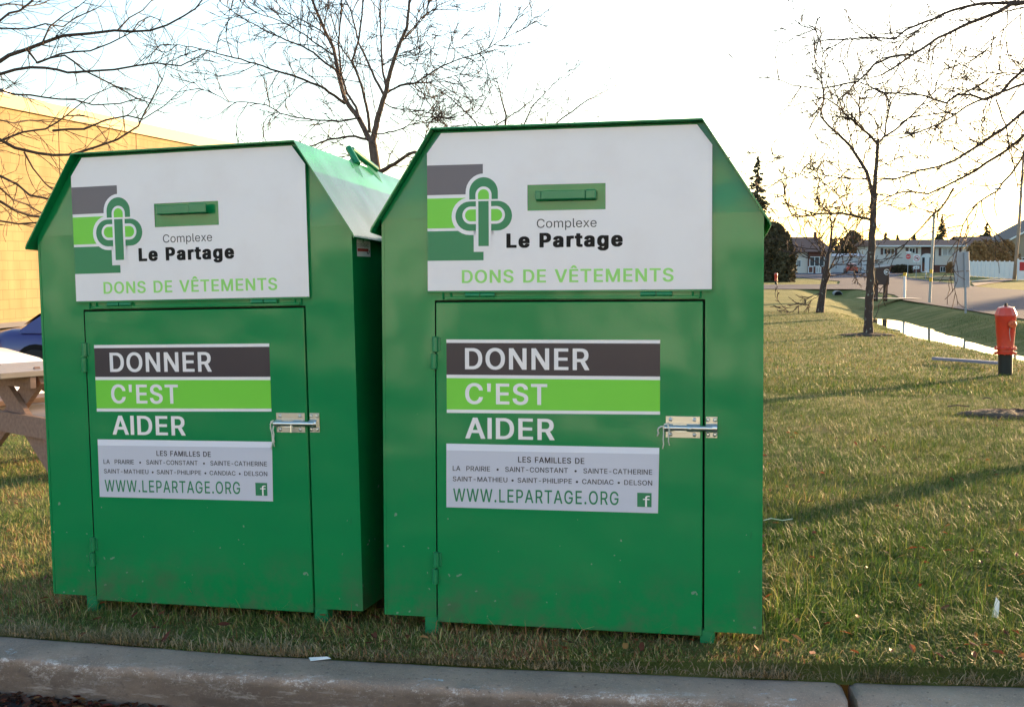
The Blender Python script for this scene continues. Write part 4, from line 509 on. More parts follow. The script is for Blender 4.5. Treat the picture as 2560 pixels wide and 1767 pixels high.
# ------------------------------------------------------------------ asphalt sheets
def asphalt(name, c, c2, sc=(1,1,1)):
    return mat(name, c, .9, spec=.25, noise=(3, 1.0, c2), bump=(180, .5, .004), scale=sc)
ROAD = asphalt('road_asphalt', (.058,.075,.118), (.044,.055,.088), (.3, .9, 1)); ROAD.node_tree.nodes['Principled BSDF'].inputs['Specular IOR Level'].default_value = .08
LOT = asphalt('lot_asphalt', (.085,.080,.078), (.055,.052,.050))
def sheet(name, poly, z, m, kind='structure'):
    from mathutils.geometry import tessellate_polygon
    vs = [Vector((x, y, z)) for x, y in poly]; tr = tessellate_polygon([vs])
    me = D.meshes.new(name); me.from_pydata([tuple(v) for v in vs], [], [tuple(t) for t in tr]); me.materials.append(m); me.update()
    if me.polygons[0].normal.z < 0: me.flip_normals()
    o = D.objects.new(name, me); COL.objects.link(o); tag(o, kind=kind); return o
ZR = HC - 1.915
sheet('road', [(15.8,28),(16.6,39.5),(18.6,57),(21.0,66),(22.6,78.4),(5,79.4),(5,92.5),(21,93),(26,95.5),(29.5,108),(31,128),(0,130),(0,165),(50,192),(70,230),(84,230),(60,180),(46,144),(38.7,110.8),(33.0,84.7),(32.4,77.8),(31.5,50),(31,24),(16.4,24)], ZR+.02, ROAD)
lx = [(-60, -8)] + [(x, y-.05) for x, y in zip(KBX, KBY)] + [(60, -8)]
sheet('parking_lot', [(-400,-400)] + [(-400, KBY[0]-.1)] + [(x, y-.06) for x, y in zip(KBX, KBY)] + [(400, KBY[-1]-.1), (400,-400)], HC-1.36, LOT)
# parking area in front of the warehouse: follows the slope of the ground
px_ = axis(np.arange(-70, -2.9, 1.0)); tt = np.linspace(0, 1, 40)
XX, TT = np.meshgrid(px_, tt); Ya = 12.4 + (XX+4.2)*-.04; YY = Ya + (60-Ya)*TT
ZZ = terrain(XX, YY) + .03
ii = np.arange(XX.size).reshape(XX.shape)
tag(np_mesh('warehouse_parking', np.stack([XX,YY,ZZ],-1).reshape(-1,3), np.stack([ii[:-1,:-1],ii[:-1,1:],ii[1:,1:],ii[1:,:-1]],-1).reshape(-1,4), asphalt('parking_asphalt', (.19,.165,.165), (.14,.12,.12))), kind='structure')
# water in the ditch
wy = np.linspace(6, 50.5, 90); wc = np.interp(wy, DY, DX)
wl = wc - 2.3; wr = wc + 2.3
WV = np.concatenate([np.stack([wl, wy, np.full(90, HC-2.42-.0)], -1), np.stack([wr, wy, np.full(90, HC-2.42)], -1)])
WVz = HC - 2.42
jj = np.arange(89); WF = np.stack([jj, jj+90, jj+91, jj+1], -1)
WATER = mat('ditch_water', (.05,.045,.035), .02, spec=1.0, bump=(3.0, .25, .01))
tag(np_mesh('ditch_water', WV, WF, WATER, False), 'still water in the ditch mirroring the bright sky', kind='structure')

# ------------------------------------------------------------------ curb
def concrete(name, base, dark, face_tone):
    m = D.materials.new(name); m.use_nodes = True; nt = m.node_tree; N = nt.nodes; L = nt.links; b = N['Principled BSDF']
    g = N.new('ShaderNodeNewGeometry'); tc = N.new('ShaderNodeTexCoord')
    def noise(s, det, sc=(1,1,1), ro=.6):
        mp = N.new('ShaderNodeMapping'); mp.inputs['Scale'].default_value = sc; L.new(tc.outputs['Object'], mp.inputs['Vector'])
        n = N.new('ShaderNodeTexNoise'); n.inputs['Scale'].default_value = s; n.inputs['Detail'].default_value = det; n.inputs['Roughness'].default_value = ro; L.new(mp.outputs['Vector'], n.inputs['Vector']); return n.outputs['Fac']
    def mrange(f, a, c, lo=0, hi=1):
        x = N.new('ShaderNodeMapRange'); x.inputs['From Min'].default_value = a; x.inputs['From Max'].default_value = c; x.inputs['To Min'].default_value = lo; x.inputs['To Max'].default_value = hi; L.new(f, x.inputs['Value']); return x.outputs['Result']
    def mix(a, b_, f):
        x = N.new('ShaderNodeMix'); x.data_type = 'RGBA'
        if isinstance(a, tuple): x.inputs['A'].default_value = (*a, 1)
        else: L.new(a, x.inputs['A'])
        x.inputs['B'].default_value = (*b_, 1); L.new(f, x.inputs['Factor']); return x.outputs['Result']
    def mul(a, b_):
        x = N.new('ShaderNodeMath'); x.operation = 'MULTIPLY'; L.new(a, x.inputs[0])
        if hasattr(b_, 'links'): L.new(b_, x.inputs[1])
        else: x.inputs[1].default_value = b_
        return x.outputs[0]
    c = mix(base, dark, mrange(noise(5, 8), .35, .7))
    c = mix(c, (dark[0]*.45, dark[1]*.45, dark[2]*.42), mul(mrange(noise(60, 4), .60, .70), .8))
    c = mix(c, (base[0]*1.5, base[1]*1.45, base[2]*1.4), mul(mrange(noise(240, 2), .58, .68), .6))
    at = N.new('ShaderNodeAttribute'); at.attribute_name = 'part'; sp = N.new('ShaderNodeSeparateColor'); L.new(at.outputs['Color'], sp.inputs[0])
    # face: darker in uneven patches; arris: worn, lime-white scrapes
    c = mix(c, face_tone, mul(sp.outputs['Red'], mrange(noise(2.2, 8, (1, 1, 3), .7), .25, .60, .45, .97)))
    c = mix(c, (.34,.31,.29), mul(sp.outputs['Red'], mul(mrange(noise(14, 7, (.35, 1, 3), .75), .55, .66), .7)))
    c = mix(c, (.72,.69,.67), mul(sp.outputs['Green'], mul(mrange(noise(17, 9, (.6,1,1), .95), .53, .60), .8)))
    c = mix(c, (.42,.50,.55), mul(sp.outputs['Blue'], mrange(noise(8, 9, (.7,1,1), .85), .60, .63)))
    L.new(c, b.inputs['Base Color']); b.inputs['Roughness'].default_value = .92; b.inputs['Specular IOR Level'].default_value = .2
    bp = N.new('ShaderNodeBump'); bp.inputs['Strength'].default_value = .8; bp.inputs['Distance'].default_value = .004; L.new(noise(90, 8, (1,1,1), .8), bp.inputs['Height'])
    bp2 = N.new('ShaderNodeBump'); bp2.inputs['Strength'].default_value = .8; bp2.inputs['Distance'].default_value = .012; L.new(noise(11, 6), bp2.inputs['Height']); L.new(bp.outputs['Normal'], bp2.inputs['Normal'])
    L.new(bp2.outputs['Normal'], b.inputs['Normal']); return m
KERB = concrete('kerb_concrete', (.36,.275,.22), (.25,.195,.16), (.10,.08,.068))
# profile: distance in front of the back edge, height
W_K = .185
PROF = [(-.02,-.30),(-.02,-.012),(0,0.001),(.02,.004),(.06,.004),(.12,.003),(.166,.000),(.174,-.003),(.181,-.011),(.184,-.026),(.188,-.075),(.192,-.115),(.197,-.20)]
PC = [(0,0,0)]*5 + [(0,.1,1),(0,.65,.9),(.1,1,.3),(.35,1,0),(.85,.5,0),(1,.1,0),(1,.05,0),(1,0,0)]
def kerb_segment(x0, x1, label):
    xs_ = np.arange(x0, x1, .02); xs_ = np.append(xs_, x1)
    yb = kerb_y(xs_); tx = np.gradient(xs_); ty = np.gradient(yb); ln = np.hypot(tx, ty); nx_, ny_ = ty/ln, -tx/ln
    vs = []; cols = []
    L_ = len(xs_)
    for k, (a, h) in enumerate(PROF):
        jit = (vnoise(xs_, 0*xs_+k*.6, 9, 5)-.5)*(.008 if 5 < k < 11 else .003) + (vnoise(xs_, 0*xs_+k*.35, 26, 6)-.5)*(.009 if 6 < k < 10 else .001)
        if 6 <= k <= 9:                       # chipped arris
            chip = np.clip(vnoise(xs_, 0*xs_+3, 5.1, 9)-.66, 0, 1)*.13; h_ = h - chip*.7; a_ = a - chip*.5
        else: h_ = h + 0*xs_; a_ = a + 0*xs_
        e_ = np.minimum(xs_-x0, x1-xs_); rnd = np.where(e_ < .02, (.02-e_)*.55, 0)*(1 if k > 1 else 0)
        vs.append(np.stack([xs_+nx_*(a_+jit*.4), yb+ny_*(a_+jit*.4), ZK+h_+jit-rnd], -1)); cols.append(np.repeat([PC[k]], L_, 0))
    Vv = np.concatenate(vs); n = len(PROF); I = np.arange(n*L_).reshape(n, L_)
    Fv = np.stack([I[:-1,:-1], I[1:,:-1], I[1:,1:], I[:-1,1:]], -1).reshape(-1, 4)
    o = np_mesh('kerb', Vv, Fv, KERB, True)
    me = o.data
    # end caps
    import bmesh
    bm = bmesh.new(); bm.from_mesh(me); bm.verts.ensure_lookup_table()
    bm.faces.new([bm.verts[i] for i in I[:,0]]); bm.faces.new([bm.verts[i] for i in I[::-1,-1]]); bm.to_mesh(me); bm.free()
    ca = me.color_attributes.new('part', 'FLOAT_COLOR', 'POINT'); cc = np.ones((len(Vv), 4), np.float32); cc[:,:3] = np.concatenate(cols); ca.data.foreach_set('color', cc.ravel())
    tag(o, label, kind='structure'); return o
xj = plane_pt(2127, 1725, ZK)[0]
kerb_segment(float(KBX[0])+.1, xj-.012, 'weathered grey concrete kerb with chipped whitish edge, long section')
kerb_segment(xj+.012, float(KBX[-1])-.1, 'weathered grey concrete kerb beyond the joint')

# ------------------------------------------------------------------ grass blades
from mathutils import noise as mnoise
def bins_mask(x, y):
    out = np.zeros_like(x, bool)
    for M_ in (MR, ML):
        ax = np.array(M_)[:3, 0]; ay = np.array(M_)[:3, 1]; o = np.array(M_)[:3, 3]
        u = (x-o[0])*ax[0] + (y-o[1])*ax[1]; v = (x-o[0])*ay[0] + (y-o[1])*ay[1]
        out |= (u > -.01) & (u < 1.23) & (v > .22) & (v < 1.25)
    return out
def blades(n, ymin, ymax, power, hmin, hmax, w, seed, name, dry=.0, xlim=None):
    r = np.random.default_rng(seed)
    u = r.random(n); e = 2 - power                       # density ~ y^-power over an area that widens with y
    y = (ymin**e + u*(ymax**e - ymin**e))**(1/e) if abs(e) > 1e-6 else ymin*(ymax/ymin)**u
    x = (r.random(n)*2-1)*(.46*y+.25)
    if xlim: k_ = (x > xlim[0]) & (x < xlim[1]); x, y = x[k_], y[k_]
    # turf grows in clumps
    cc_ = np.interp(y, DY, DX); k = (y > kerb_y(x)+.0) & (~bins_mask(x, y)) & ~((x < -3) & (y > 12.0)) & ~((np.abs(x-cc_) < 1.0) & (y < 52)) & (x < np.interp(y, [20, 39, 57], [15.6, 16.2, 18.2]))
    x, y = x[k], y[k]; c = vnoise(x, y, 9, 21)*.6 + vnoise(x, y, 23, 22)*.4
    k = r.random(len(x)) < .15 + 1.35*c; x, y, c = x[k], y[k], c[k]; n = len(x)
    z = terrain(x, y) + bumps(x, y)*np.clip((y-kerb_y(x))/.5, 0, 1)
    side = sstep((x - .45)/.8)                             # greener and longer on the open lawn, dry and short by the kerb
    kd = np.clip((y-kerb_y(x))/.5, 0, 1)
    h = (hmin + (hmax-hmin)*r.random(n)**1.6) * (.80 + .30*side) * (.38+.62*kd)*(.6+.8*r.random(n))**(1-kd) * (.7+.6*c) 
    wind = vnoise(x, y, 1.3, 31)*6.28*1.0
    az = wind*.9 + r.normal(0, 1.35, n) + 1.0
    lean = np.clip(r.normal(1.0, .55, n) + .7*np.clip(1-(y-kerb_y(x))/.45, 0, 1)*r.random(n), .05, 2.5)
    dxy = np.stack([np.cos(az), np.sin(az)], -1)
    wdt = w*(.6+.8*r.random(n))
    pa = az + np.pi/2 + r.normal(0, .6, n); pw = np.stack([np.cos(pa), np.sin(pa)], -1)*wdt[:,None]/2
    base = np.stack([x, y, z-.004], -1)
    def at(t):
        ang = lean*(t**1.0); out = np.zeros((n, 3)); out[:, :2] = dxy*(h*np.sin(ang)*t)[:, None]; out[:, 2] = h*t*np.cos(ang*.8); return base+out
    P0, P1, P2 = at(0), at(.5), at(1.0)
    W3 = np.concatenate([pw, np.zeros((n,1))], -1)
    Vb = np.stack([P0-W3, P0+W3, P1+W3*.8, P1-W3*.8, P2], 1).reshape(-1, 3)
    i = np.arange(n)*5
    F4 = np.stack([i, i+1, i+2, i+3], -1); F3 = np.stack([i+3, i+2, i+4], -1)
    me = D.meshes.new(name); me.vertices.add(len(Vb)); me.vertices.foreach_set('co', Vb.astype(np.float32).ravel())
    li = np.concatenate([F4.ravel(), F3.ravel()]).astype(np.int32); me.loops.add(len(li)); me.loops.foreach_set('vertex_index', li)
    me.polygons.add(2*n); me.polygons.foreach_set('loop_start', np.concatenate([np.arange(n)*4, 4*n+np.arange(n)*3]).astype(np.int32))
    me.update(calc_edges=True)
    # each blade green, olive or straw, brightened on the bins' side against their shade
    big = vnoise(x, y, 1.1, 41)*.55 + vnoise(x, y, 3.7, 42)*.45
    q = r.random(n)*.72 + big*.55 - .20 + dry + .24*(1-side) + .2*(1-kd)
    q = np.clip(q, 0, 1)
    stops = np.array([0, .35, .6, .78, .92, 1.0]); cols = np.array([(.045,.095,.018),(.075,.145,.026),(.13,.185,.040),(.25,.24,.075),(.46,.37,.20),(.26,.12,.06)])
    cc = np.stack([np.interp(q, stops, cols[:, j]) for j in range(3)], -1)*(.42+.85*r.random((n,1))**1.3) * (1+.55*(1-side[:,None]))
    ca = me.color_attributes.new('blade', 'FLOAT_COLOR', 'POINT'); a4 = np.ones((n*5, 4), np.float32); a4[:, :3] = np.repeat(cc, 5, 0); ca.data.foreach_set('color', a4.ravel())
    me.materials.append(BLADE)
    o = D.objects.new(name, me); COL.objects.link(o); return o
BLADE = D.materials.new('grass_blade'); BLADE.use_nodes = True
_n = BLADE.node_tree; _b = _n.nodes['Principled BSDF']; _a = _n.nodes.new('ShaderNodeAttribute'); _a.attribute_name = 'blade'
_n.links.new(_a.outputs['Color'], _b.inputs['Base Color']); _b.inputs['Roughness'].default_value = .6; _b.inputs['Specular IOR Level'].default_value = .3
_t = _n.nodes.new('ShaderNodeBsdfTranslucent'); _n.links.new(_a.outputs['Color'], _t.inputs['Color']); _x = _n.nodes.new('ShaderNodeMixShader'); _x.inputs[0].default_value = .3
_n.links.new(_b.outputs[0], _x.inputs[1]); _n.links.new(_t.outputs[0], _x.inputs[2]); _n.links.new(_x.outputs[0], _n.nodes['Material Output'].inputs['Surface'])
tag(blades(600000, 3.3, 17, 1.85, .020, .070, .0027, 11, 'grass'), 'short dry autumn grass, greener on the open lawn', 'grass', kind='stuff')
tag(blades(260000, 14, 44, 1.5, .03, .08, .007, 14, 'meadow_grass', .12), 'the same turf farther off', 'grass', kind='stuff')
tag(blades(5000, 3.4, 4.6, 1.5, .08, .17, .0022, 12, 'tall_grass', .12), 'longer stray grass stems along the bin bases', 'grass', kind='stuff')

# fringe of matted straw hanging over the back of the kerb
def fringe(n, seed):
    r = np.random.default_rng(seed); x = r.uniform(-2.6, 3.0, n); y = kerb_y(x) + np.abs(r.normal(0, .05, n)) + .002
    z = terrain(x, y)*0 + ZK + .004; k = r.random(n) < .08 + 1.1*vnoise(x, y, 9, 61)**2; x, y, z = x[k], y[k], z[k]; n = len(x)
    az = r.uniform(0, 2*np.pi, n); h = .015 + .045*r.random(n)**2; tilt = r.uniform(.6, 1.5, n)
    d = np.stack([np.cos(az)*np.sin(tilt), np.sin(az)*np.sin(tilt), np.cos(tilt)], -1)*h[:,None]; B = np.stack([x,y,z], -1)
    s_ = np.stack([-np.sin(az), np.cos(az), 0*az], -1)*.0013; mid = B + d*.55 + np.array([0,0,.006])
    Vb = np.stack([B-s_, B+s_, mid+s_, mid-s_, B+d], 1).reshape(-1, 3); i = np.arange(n)*5
    me = D.meshes.new('kerb_straw'); me.from_pydata(Vb.tolist(), [], np.stack([i,i+1,i+2,i+3], -1).tolist() + np.stack([i+3,i+2,i+4], -1).tolist())
    q = r.random(n)*.6 + vnoise(x, y, 3, 63)*.4; cols = np.array([(.10,.12,.04),(.18,.16,.075),(.34,.26,.15),(.50,.39,.25),(.24,.12,.08)]); st = [0,.3,.55,.8,1]
    cc = np.stack([np.interp(q, st, cols[:, j]) for j in range(3)], -1); a4 = np.ones((n*5, 4), np.float32); a4[:, :3] = np.repeat(cc, 5, 0)
    ca = me.color_attributes.new('blade', 'FLOAT_COLOR', 'POINT'); ca.data.foreach_set('color', a4.ravel()); me.materials.append(BLADE)
    o = D.objects.new('kerb_straw', me); COL.objects.link(o); return o
tag(fringe(34000, 62), 'matted straw-coloured grass along the back of the kerb', 'dry grass', kind='stuff')
# ------------------------------------------------------------------ fallen leaves
def leaf_mesh(n, pts, size, seed, name, cols, label, kind='stuff'):
    r = np.random.default_rng(seed); V_ = []; F_ = []
    C_ = []
    for i in range(n):
        x, y, z = pts[i]; L_ = size*(.6+.8*r.random()); w = L_*.36; a = r.random()*6.28
        t = Vector((math.cos(a), math.sin(a), r.normal(0,.25))); s_ = Vector((-math.sin(a), math.cos(a), r.normal(0,.3))); up = Vector((0,0,1))
        c = Vector((x, y, z)); b0 = len(V_); cup = r.normal(.15, .15)*L_
        V_ += [c-t*L_/2, c-t*L_*.15+s_*w/2+up*cup*.6, c+t*L_*.2+s_*w*.45+up*cup*.6, c+t*L_/2+up*cup*.4, c+t*L_*.2-s_*w*.45+up*cup*.5, c-t*L_*.15-s_*w/2+up*cup*.5]
        F_ += [(b0,b0+1,b0+2,b0+3),(b0,b0+3,b0+4,b0+5)]
        k = cols[r.integers(len(cols))]; f = .6+.8*r.random(); C_ += [(k[0]*f,k[1]*f,k[2]*f,1)]*6
    me = D.meshes.new(name); me.from_pydata([tuple(v) for v in V_], [], F_)
    ca = me.color_attributes.new('blade', 'FLOAT_COLOR', 'POINT'); ca.data.foreach_set('color', np.array(C_, np.float32).ravel()); me.materials.append(BLADE)
    o = D.objects.new(name, me); COL.objects.link(o); tag(o, label, 'leaves', kind=kind); return o
LC = [(.09,.028,.014),(.15,.045,.02),(.07,.03,.018),(.18,.085,.03),(.11,.02,.012),(.05,.022,.015)]
r = np.random.default_rng(5)
pts = []
while len(pts) < 5200:
    x = r.uniform(-3.2, .9); y = kerb_y(x) - .20 - abs(r.normal(0, .22)) ; 
    if y > kerb_y(x) - .195: continue
    if r.random() > np.clip((.7-x)/1.6, .03, 1): continue
    pts.append((x, y, HC-1.36 + r.random()*.022+.003))
leaf_mesh(len(pts), pts, .032, 6, 'leaf_litter', LC, 'brown leaf litter drifted against the foot of the kerb')
pts = []
for i in range(620):
    y = 3.45 + 8*r.random()**2; x = (r.random()*2-1)*.44*y
    if y > kerb_y(x)+.02 and not bins_mask(np.array([x]), np.array([y]))[0]: pts.append((x, y, gz(x,y)+float(bumps(x,y))+.02+.02*r.random()))
leaf_mesh(len(pts), pts, .036, 8, 'fallen_leaves', [(.16,.04,.02),(.22,.07,.03),(.12,.035,.02),(.27,.14,.05)], 'scattered reddish fallen leaves on the grass')

# ------------------------------------------------------------------ bare trees
BARK = mat('bark', (.080,.052,.040), .95, noise=(18, .8, (.13,.10,.085)), bump=(40, .6, .01))
BARK2 = mat('bark_lichen', (.060,.042,.036), .95, noise=(16, 1, (.30,.31,.26), (.60,.66)), bump=(40, .7, .01), scale=(1,1,.6))
TWIG = mat('twig_bark', (.055,.034,.025), .9)
POD = mat('dry_pods', (.16,.08,.04), .8)
def zz(pts, rg, j):
    """a hand-placed line broken up with small kinks, as locust wood grows"""
    out = [pts[0]]
    for a, b in zip(pts[:-1], pts[1:]):
        L = (b-a).length; k = max(1, int(L/ (j*9)))
        for i in range(1, k+1):
            p = a.lerp(b, i/k)
            if i < k: p = p + Vector((rg.uniform(-j, j), rg.uniform(-j, j), rg.uniform(-j, j)))
            out.append(p)
    return out
PK = .42
TMIN = .0012
def grow(mb, p, d, L, r, lvl, rg, droop=0.0, seg=None, fl=.5):
    seg = seg or max(.05, L/9); n = max(3, int(L/seg)); pts = [p]; dirs = [d]
    bend = Vector((rg.gauss(0,1), rg.gauss(0,1), rg.gauss(0,1)))*.10
    for i in range(n):
        d = (d + bend + Vector((rg.gauss(0,.12), rg.gauss(0,.12), rg.gauss(0,.11) - droop + .012))).normalized()
        p = p + d*seg; pts.append(p); dirs.append(d)
    mb.tube(pts, [max(r*(1-.7*i/n), TMIN) for i in range(n+1)], 3, cap=False)
    if lvl > 0:
        side = 1
        for i in range(1, n+1):
            if rg.random() < PK:
                side = -side; a = dirs[i]; ax = Vector((rg.gauss(0,fl), rg.gauss(0,fl), 1)).normalized()
                q = Matrix.Rotation(side*R(rg.uniform(28, 68)), 3, ax) @ a
                q = (q*.75 + a*.45 + Vector((0,0,rg.gauss(.03,.12)))).normalized()
                grow(mb, pts[i], q, L*rg.uniform(.40,.80)*(1-.5*i/n), r*.5, lvl-1, rg, droop, fl=fl)
def limb(mb, pts, r0, r1, rg, kids=2.6, kl=1.1, lvl=1, start=.12, sides=5, droop=0, kr=.30, end=True, fl=.5, jit=.012, both=True):
    pts = zz(pts, rg, jit); n = len(pts); cum = [0]
    for a, b in zip(pts[:-1], pts[1:]): cum.append(cum[-1]+(b-a).length)
    T = cum[-1]; rad = [r0 + (r1-r0)*(c/T)**.8 for c in cum]
    mb.tube(pts, rad, sides, cap=False)
    k = int(T*kids); side = 1
    for j in range(k):
        s = T*(start + (1-start)*(j+rg.random())/k); i = int(np.searchsorted(cum, s, side='right'))-1; i = min(i, n-2)
        t = (s-cum[i])/max(1e-6, cum[i+1]-cum[i]); p = pts[i].lerp(pts[i+1], t); d = (pts[i+1]-pts[i]).normalized()
        side = -side; ax = Vector((rg.gauss(0,fl), rg.gauss(0,1) if both else rg.gauss(0,fl)-1.0, rg.gauss(0,fl)+.4)).normalized()
        q = (Matrix.Rotation(side*R(rg.uniform(30,72)), 3, ax) @ d).normalized()
        f = 1-.45*s/T
        rr = rad[i]*kr*rg.uniform(.7,1.2)
        grow(mb, p, q, kl*f*rg.uniform(.5,1.25), max(rr, TMIN*2.2), lvl, rg, droop, fl=fl)
    if end: grow(mb, pts[-1], (pts[-1]-pts[-2]).normalized(), kl*.8, r1*.8, lvl, rg, droop, fl=fl)
def path(zs, scale, ox, oy, d0, d1):
    n = len(zs); out = []
    for i, (x, y) in enumerate(zs):
        t = i/(n-1) if n > 1 else 0
        out.append(wp(ox + x/scale, oy + y/scale, d0 + (d1-d0)*t))
    return out
def pods(mb, pts_from, n, rg, size=.05):
    vs = [v for v in pts_from]
    for i in range(n):
        p = Vector(vs[rg.randrange(len(vs))]); 
        for k in range(rg.randint(3, 7)):
            d = Vector((rg.gauss(0,1), rg.gauss(0,1), -abs(rg.gauss(0,1)))).normalized()*size*rg.uniform(.5,1.2); s_ = d.cross(Vector((0,1,0))).normalized()*size*.14
            o = p + Vector((rg.gauss(0,size), rg.gauss(0,size), rg.gauss(0,size)))
            mb.add([o-s_, o+s_, o+d+s_*.6, o+d-s_*.6], [(0,1,2,3)])
def tree_obj(label, base, trunk_mb, crown_mb, bark, podn=0, rg=None, ps=.05, kind_group=None):
    root = empty('bare_tree', base, label, 'tree', kind_group)
    inv = Matrix.Translation(-Vector(base))
    for mb in (trunk_mb, crown_mb): mb.v = [tuple(Vector(v)-Vector(base)) for v in mb.v]
    trunk_mb.build('trunk', bark, root, True)
    if podn:
        pm = MB(); pods(pm, crown_mb.v[::7], podn, rg, ps); crown_mb.add(pm.v, pm.f, 1)
    crown_mb.build('crown', [TWIG, POD], root, True)
    return root

TMIN = .0048
# --- tree behind the two bins
rg = random.Random(3); TD = 21.0; S2 = 2.89; P2 = lambda z, d1=TD, d0=TD: path(z, S2, 500, 0, d0, d1)
tm, cm = MB(), MB()
b0 = wp(951, 560, TD); g0 = Vector((b0.x, TD, gz(b0.x, TD)))
tm.tube([g0 - Vector((0,0,.1)), g0 + Vector((0,0,.12)), wp(950,620,TD), wp(947,520,TD), wp(943,450,TD), wp(937,400,TD), wp(932,365,TD), wp(928,340,TD)], [.15,.112,.10,.092,.086,.080,.074,.066], 12)
def main(z, r0, r1, d1=TD, **k):
    limb(tm, P2(z, d1), r0, r1, rg, kids=0, end=False, sides=7, jit=.004)
    limb(cm, P2(z, d1), r0*.5, r1*.5, rg, sides=3, **k)
main([(1225,1010),(1200,960),(1150,860),(1080,770),(1040,700),(1015,600),(990,480),(965,350),(920,260),(870,150),(810,0),(780,-90)], .052, .020, TD+.6, kids=3.2, kl=1.5, lvl=2)
main([(1245,1030),(1262,960),(1290,830),(1320,730),(1345,660),(1355,600),(1375,520),(1410,400),(1450,300),(1495,200),(1515,0),(1520,-100)], .060, .018, TD-.5, kids=3.2, kl=1.5, lvl=2)
main([(1225,960),(1215,830),(1190,720),(1165,610),(1130,520),(1097,450),(1130,350),(1150,270),(1170,120),(1180,-40)], .030, .012, TD-1.2, kids=2.6, kl=1.1, lvl=2)
main([(1150,855),(1130,780),(1060,670),(1020,540),(1000,330),(1010,200),(1025,0),(1030,-60)], .026, .012, TD+1.2, kids=2.4, kl=1.0, lvl=2)
main([(1345,610),(1320,520),(1310,350),(1305,200),(1300,-60)], .022, .013, TD+.9, kids=2.4, kl=1.0, lvl=2)
main([(1330,690),(1260,560),(1200,420),(1150,320),(1120,200),(1090,80),(1030,-40)], .026, .011, TD+.8, kids=2.6, kl=1.1, lvl=2)
L2 = [
 ([(1050,750),(970,690),(900,640),(800,600),(650,540),(560,515),(400,460),(250,420),(130,390),(0,355),(-150,325),(-260,330)], .028, .006, -1.5),
 ([(1000,520),(910,460),(820,380),(700,320),(580,270),(480,230),(380,170),(270,110),(160,30),(90,-60)], .022, .006, .8),
 ([(960,400),(860,330),(770,260),(650,190),(520,130),(400,90),(300,20),(240,-60)], .016, .005, -.6),
 ([(940,310),(900,250),(800,180),(700,130),(600,70),(530,0),(480,-60)], .016, .005, 1.0),
 ([(1097,450),(1030,360),(990,310),(930,280),(880,190),(800,90),(720,-30)], .014, .005, .6),
 ([(1130,855),(1000,880),(880,870),(740,855),(580,820),(480,760),(350,740),(200,735),(100,680),(0,640),(-90,560)], .018, .005, -1.0),
 ([(1205,1005),(1120,985),(1000,1000),(900,1020),(810,1055),(700,1090),(600,1150)], .026, .008, 1.6),
 ([(1360,660),(1440,620),(1560,600),(1650,540),(1750,480),(1900,420),(2050,370),(2200,280),(2300,230)], .020, .005, -1.2),
 ([(1370,655),(1500,600),(1640,600),(1790,560),(1900,540),(2050,560)], .012, .004, 1.1),
 ([(1285,970),(1400,950),(1500,910),(1600,880),(1690,860)], .014, .005, -.9),
 ([(1325,740),(1420,790),(1600,800),(1750,850),(1900,840),(1990,820)], .013, .004, .9),
 ([(1280,1250),(1400,1190),(1500,1120),(1590,1090),(1700,1040),(1790,1050)], .045, .012, -1.4),
 ([(1620,1080),(1635,960),(1660,890),(1695,850),(1800,860)], .014, .005, -1.4),
 ([(1480,270),(1600,130),(1720,40),(1820,0),(1900,-60)], .014, .005, 1.0),
 ([(1460,300),(1540,220),(1620,80),(1690,-40)], .012, .005, -1.0),
 ([(1400,420),(1480,480),(1560,440),(1640,360),(1760,340),(1900,280)], .010, .004, .7),
 ([(1310,480),(1420,400),(1520,370),(1650,290)], .008, .004, -.7),
 ([(1200,1150),(1150,1120),(1050,1130),(950,1170)], .014, .006, .9),
]
for z, r0, r1, dd in L2:
    limb(cm, P2(z, TD+dd), r0, r1, rg, kids=5.4, kl=1.05, lvl=2, sides=5, kr=.34)
tree_obj('slender bare tree rising behind the gap between the two bins', g0, tm, cm, BARK, 30, rg, .05)

TMIN = .0048
# --- thin tree behind the right bin (only its top shows)
rg = random.Random(8); tm, cm = MB(), MB(); d_ = 33
g1 = Vector((wp(1262,600,d_).x, d_, 0)); g1.z = gz(g1.x, g1.y)
tm.tube([g1-Vector((0,0,.1)), g1+Vector((.02,0,.2)), wp(1262,520,d_), wp(1258,400,d_), wp(1262,330,d_)], [.12,.09,.08,.06,.04], 8)
for z in ([(1262,420),(1220,350),(1175,290),(1120,240),(1080,215)], [(1262,340),(1265,290),(1250,230),(1235,180)], [(1262,400),(1300,330),(1335,260),(1390,205),(1430,170)],
          [(1262,440),(1330,370),(1400,300),(1470,250),(1540,215)], [(1258,380),(1240,315),(1300,275),(1330,250),(1350,200)], [(1262,460),(1180,400),(1120,340),(1090,300)]):
    limb(cm, [wp(x, y, d_+rg.uniform(-1.5,1.5)*i/4) for i, (x, y) in enumerate(z)], .035, .008, rg, kids=3.0, kl=1.5, lvl=2, sides=4, kr=.3)
tree_obj('smaller bare tree whose twiggy top shows just above the right bin', g1, tm, cm, BARK)

TMIN = .0085
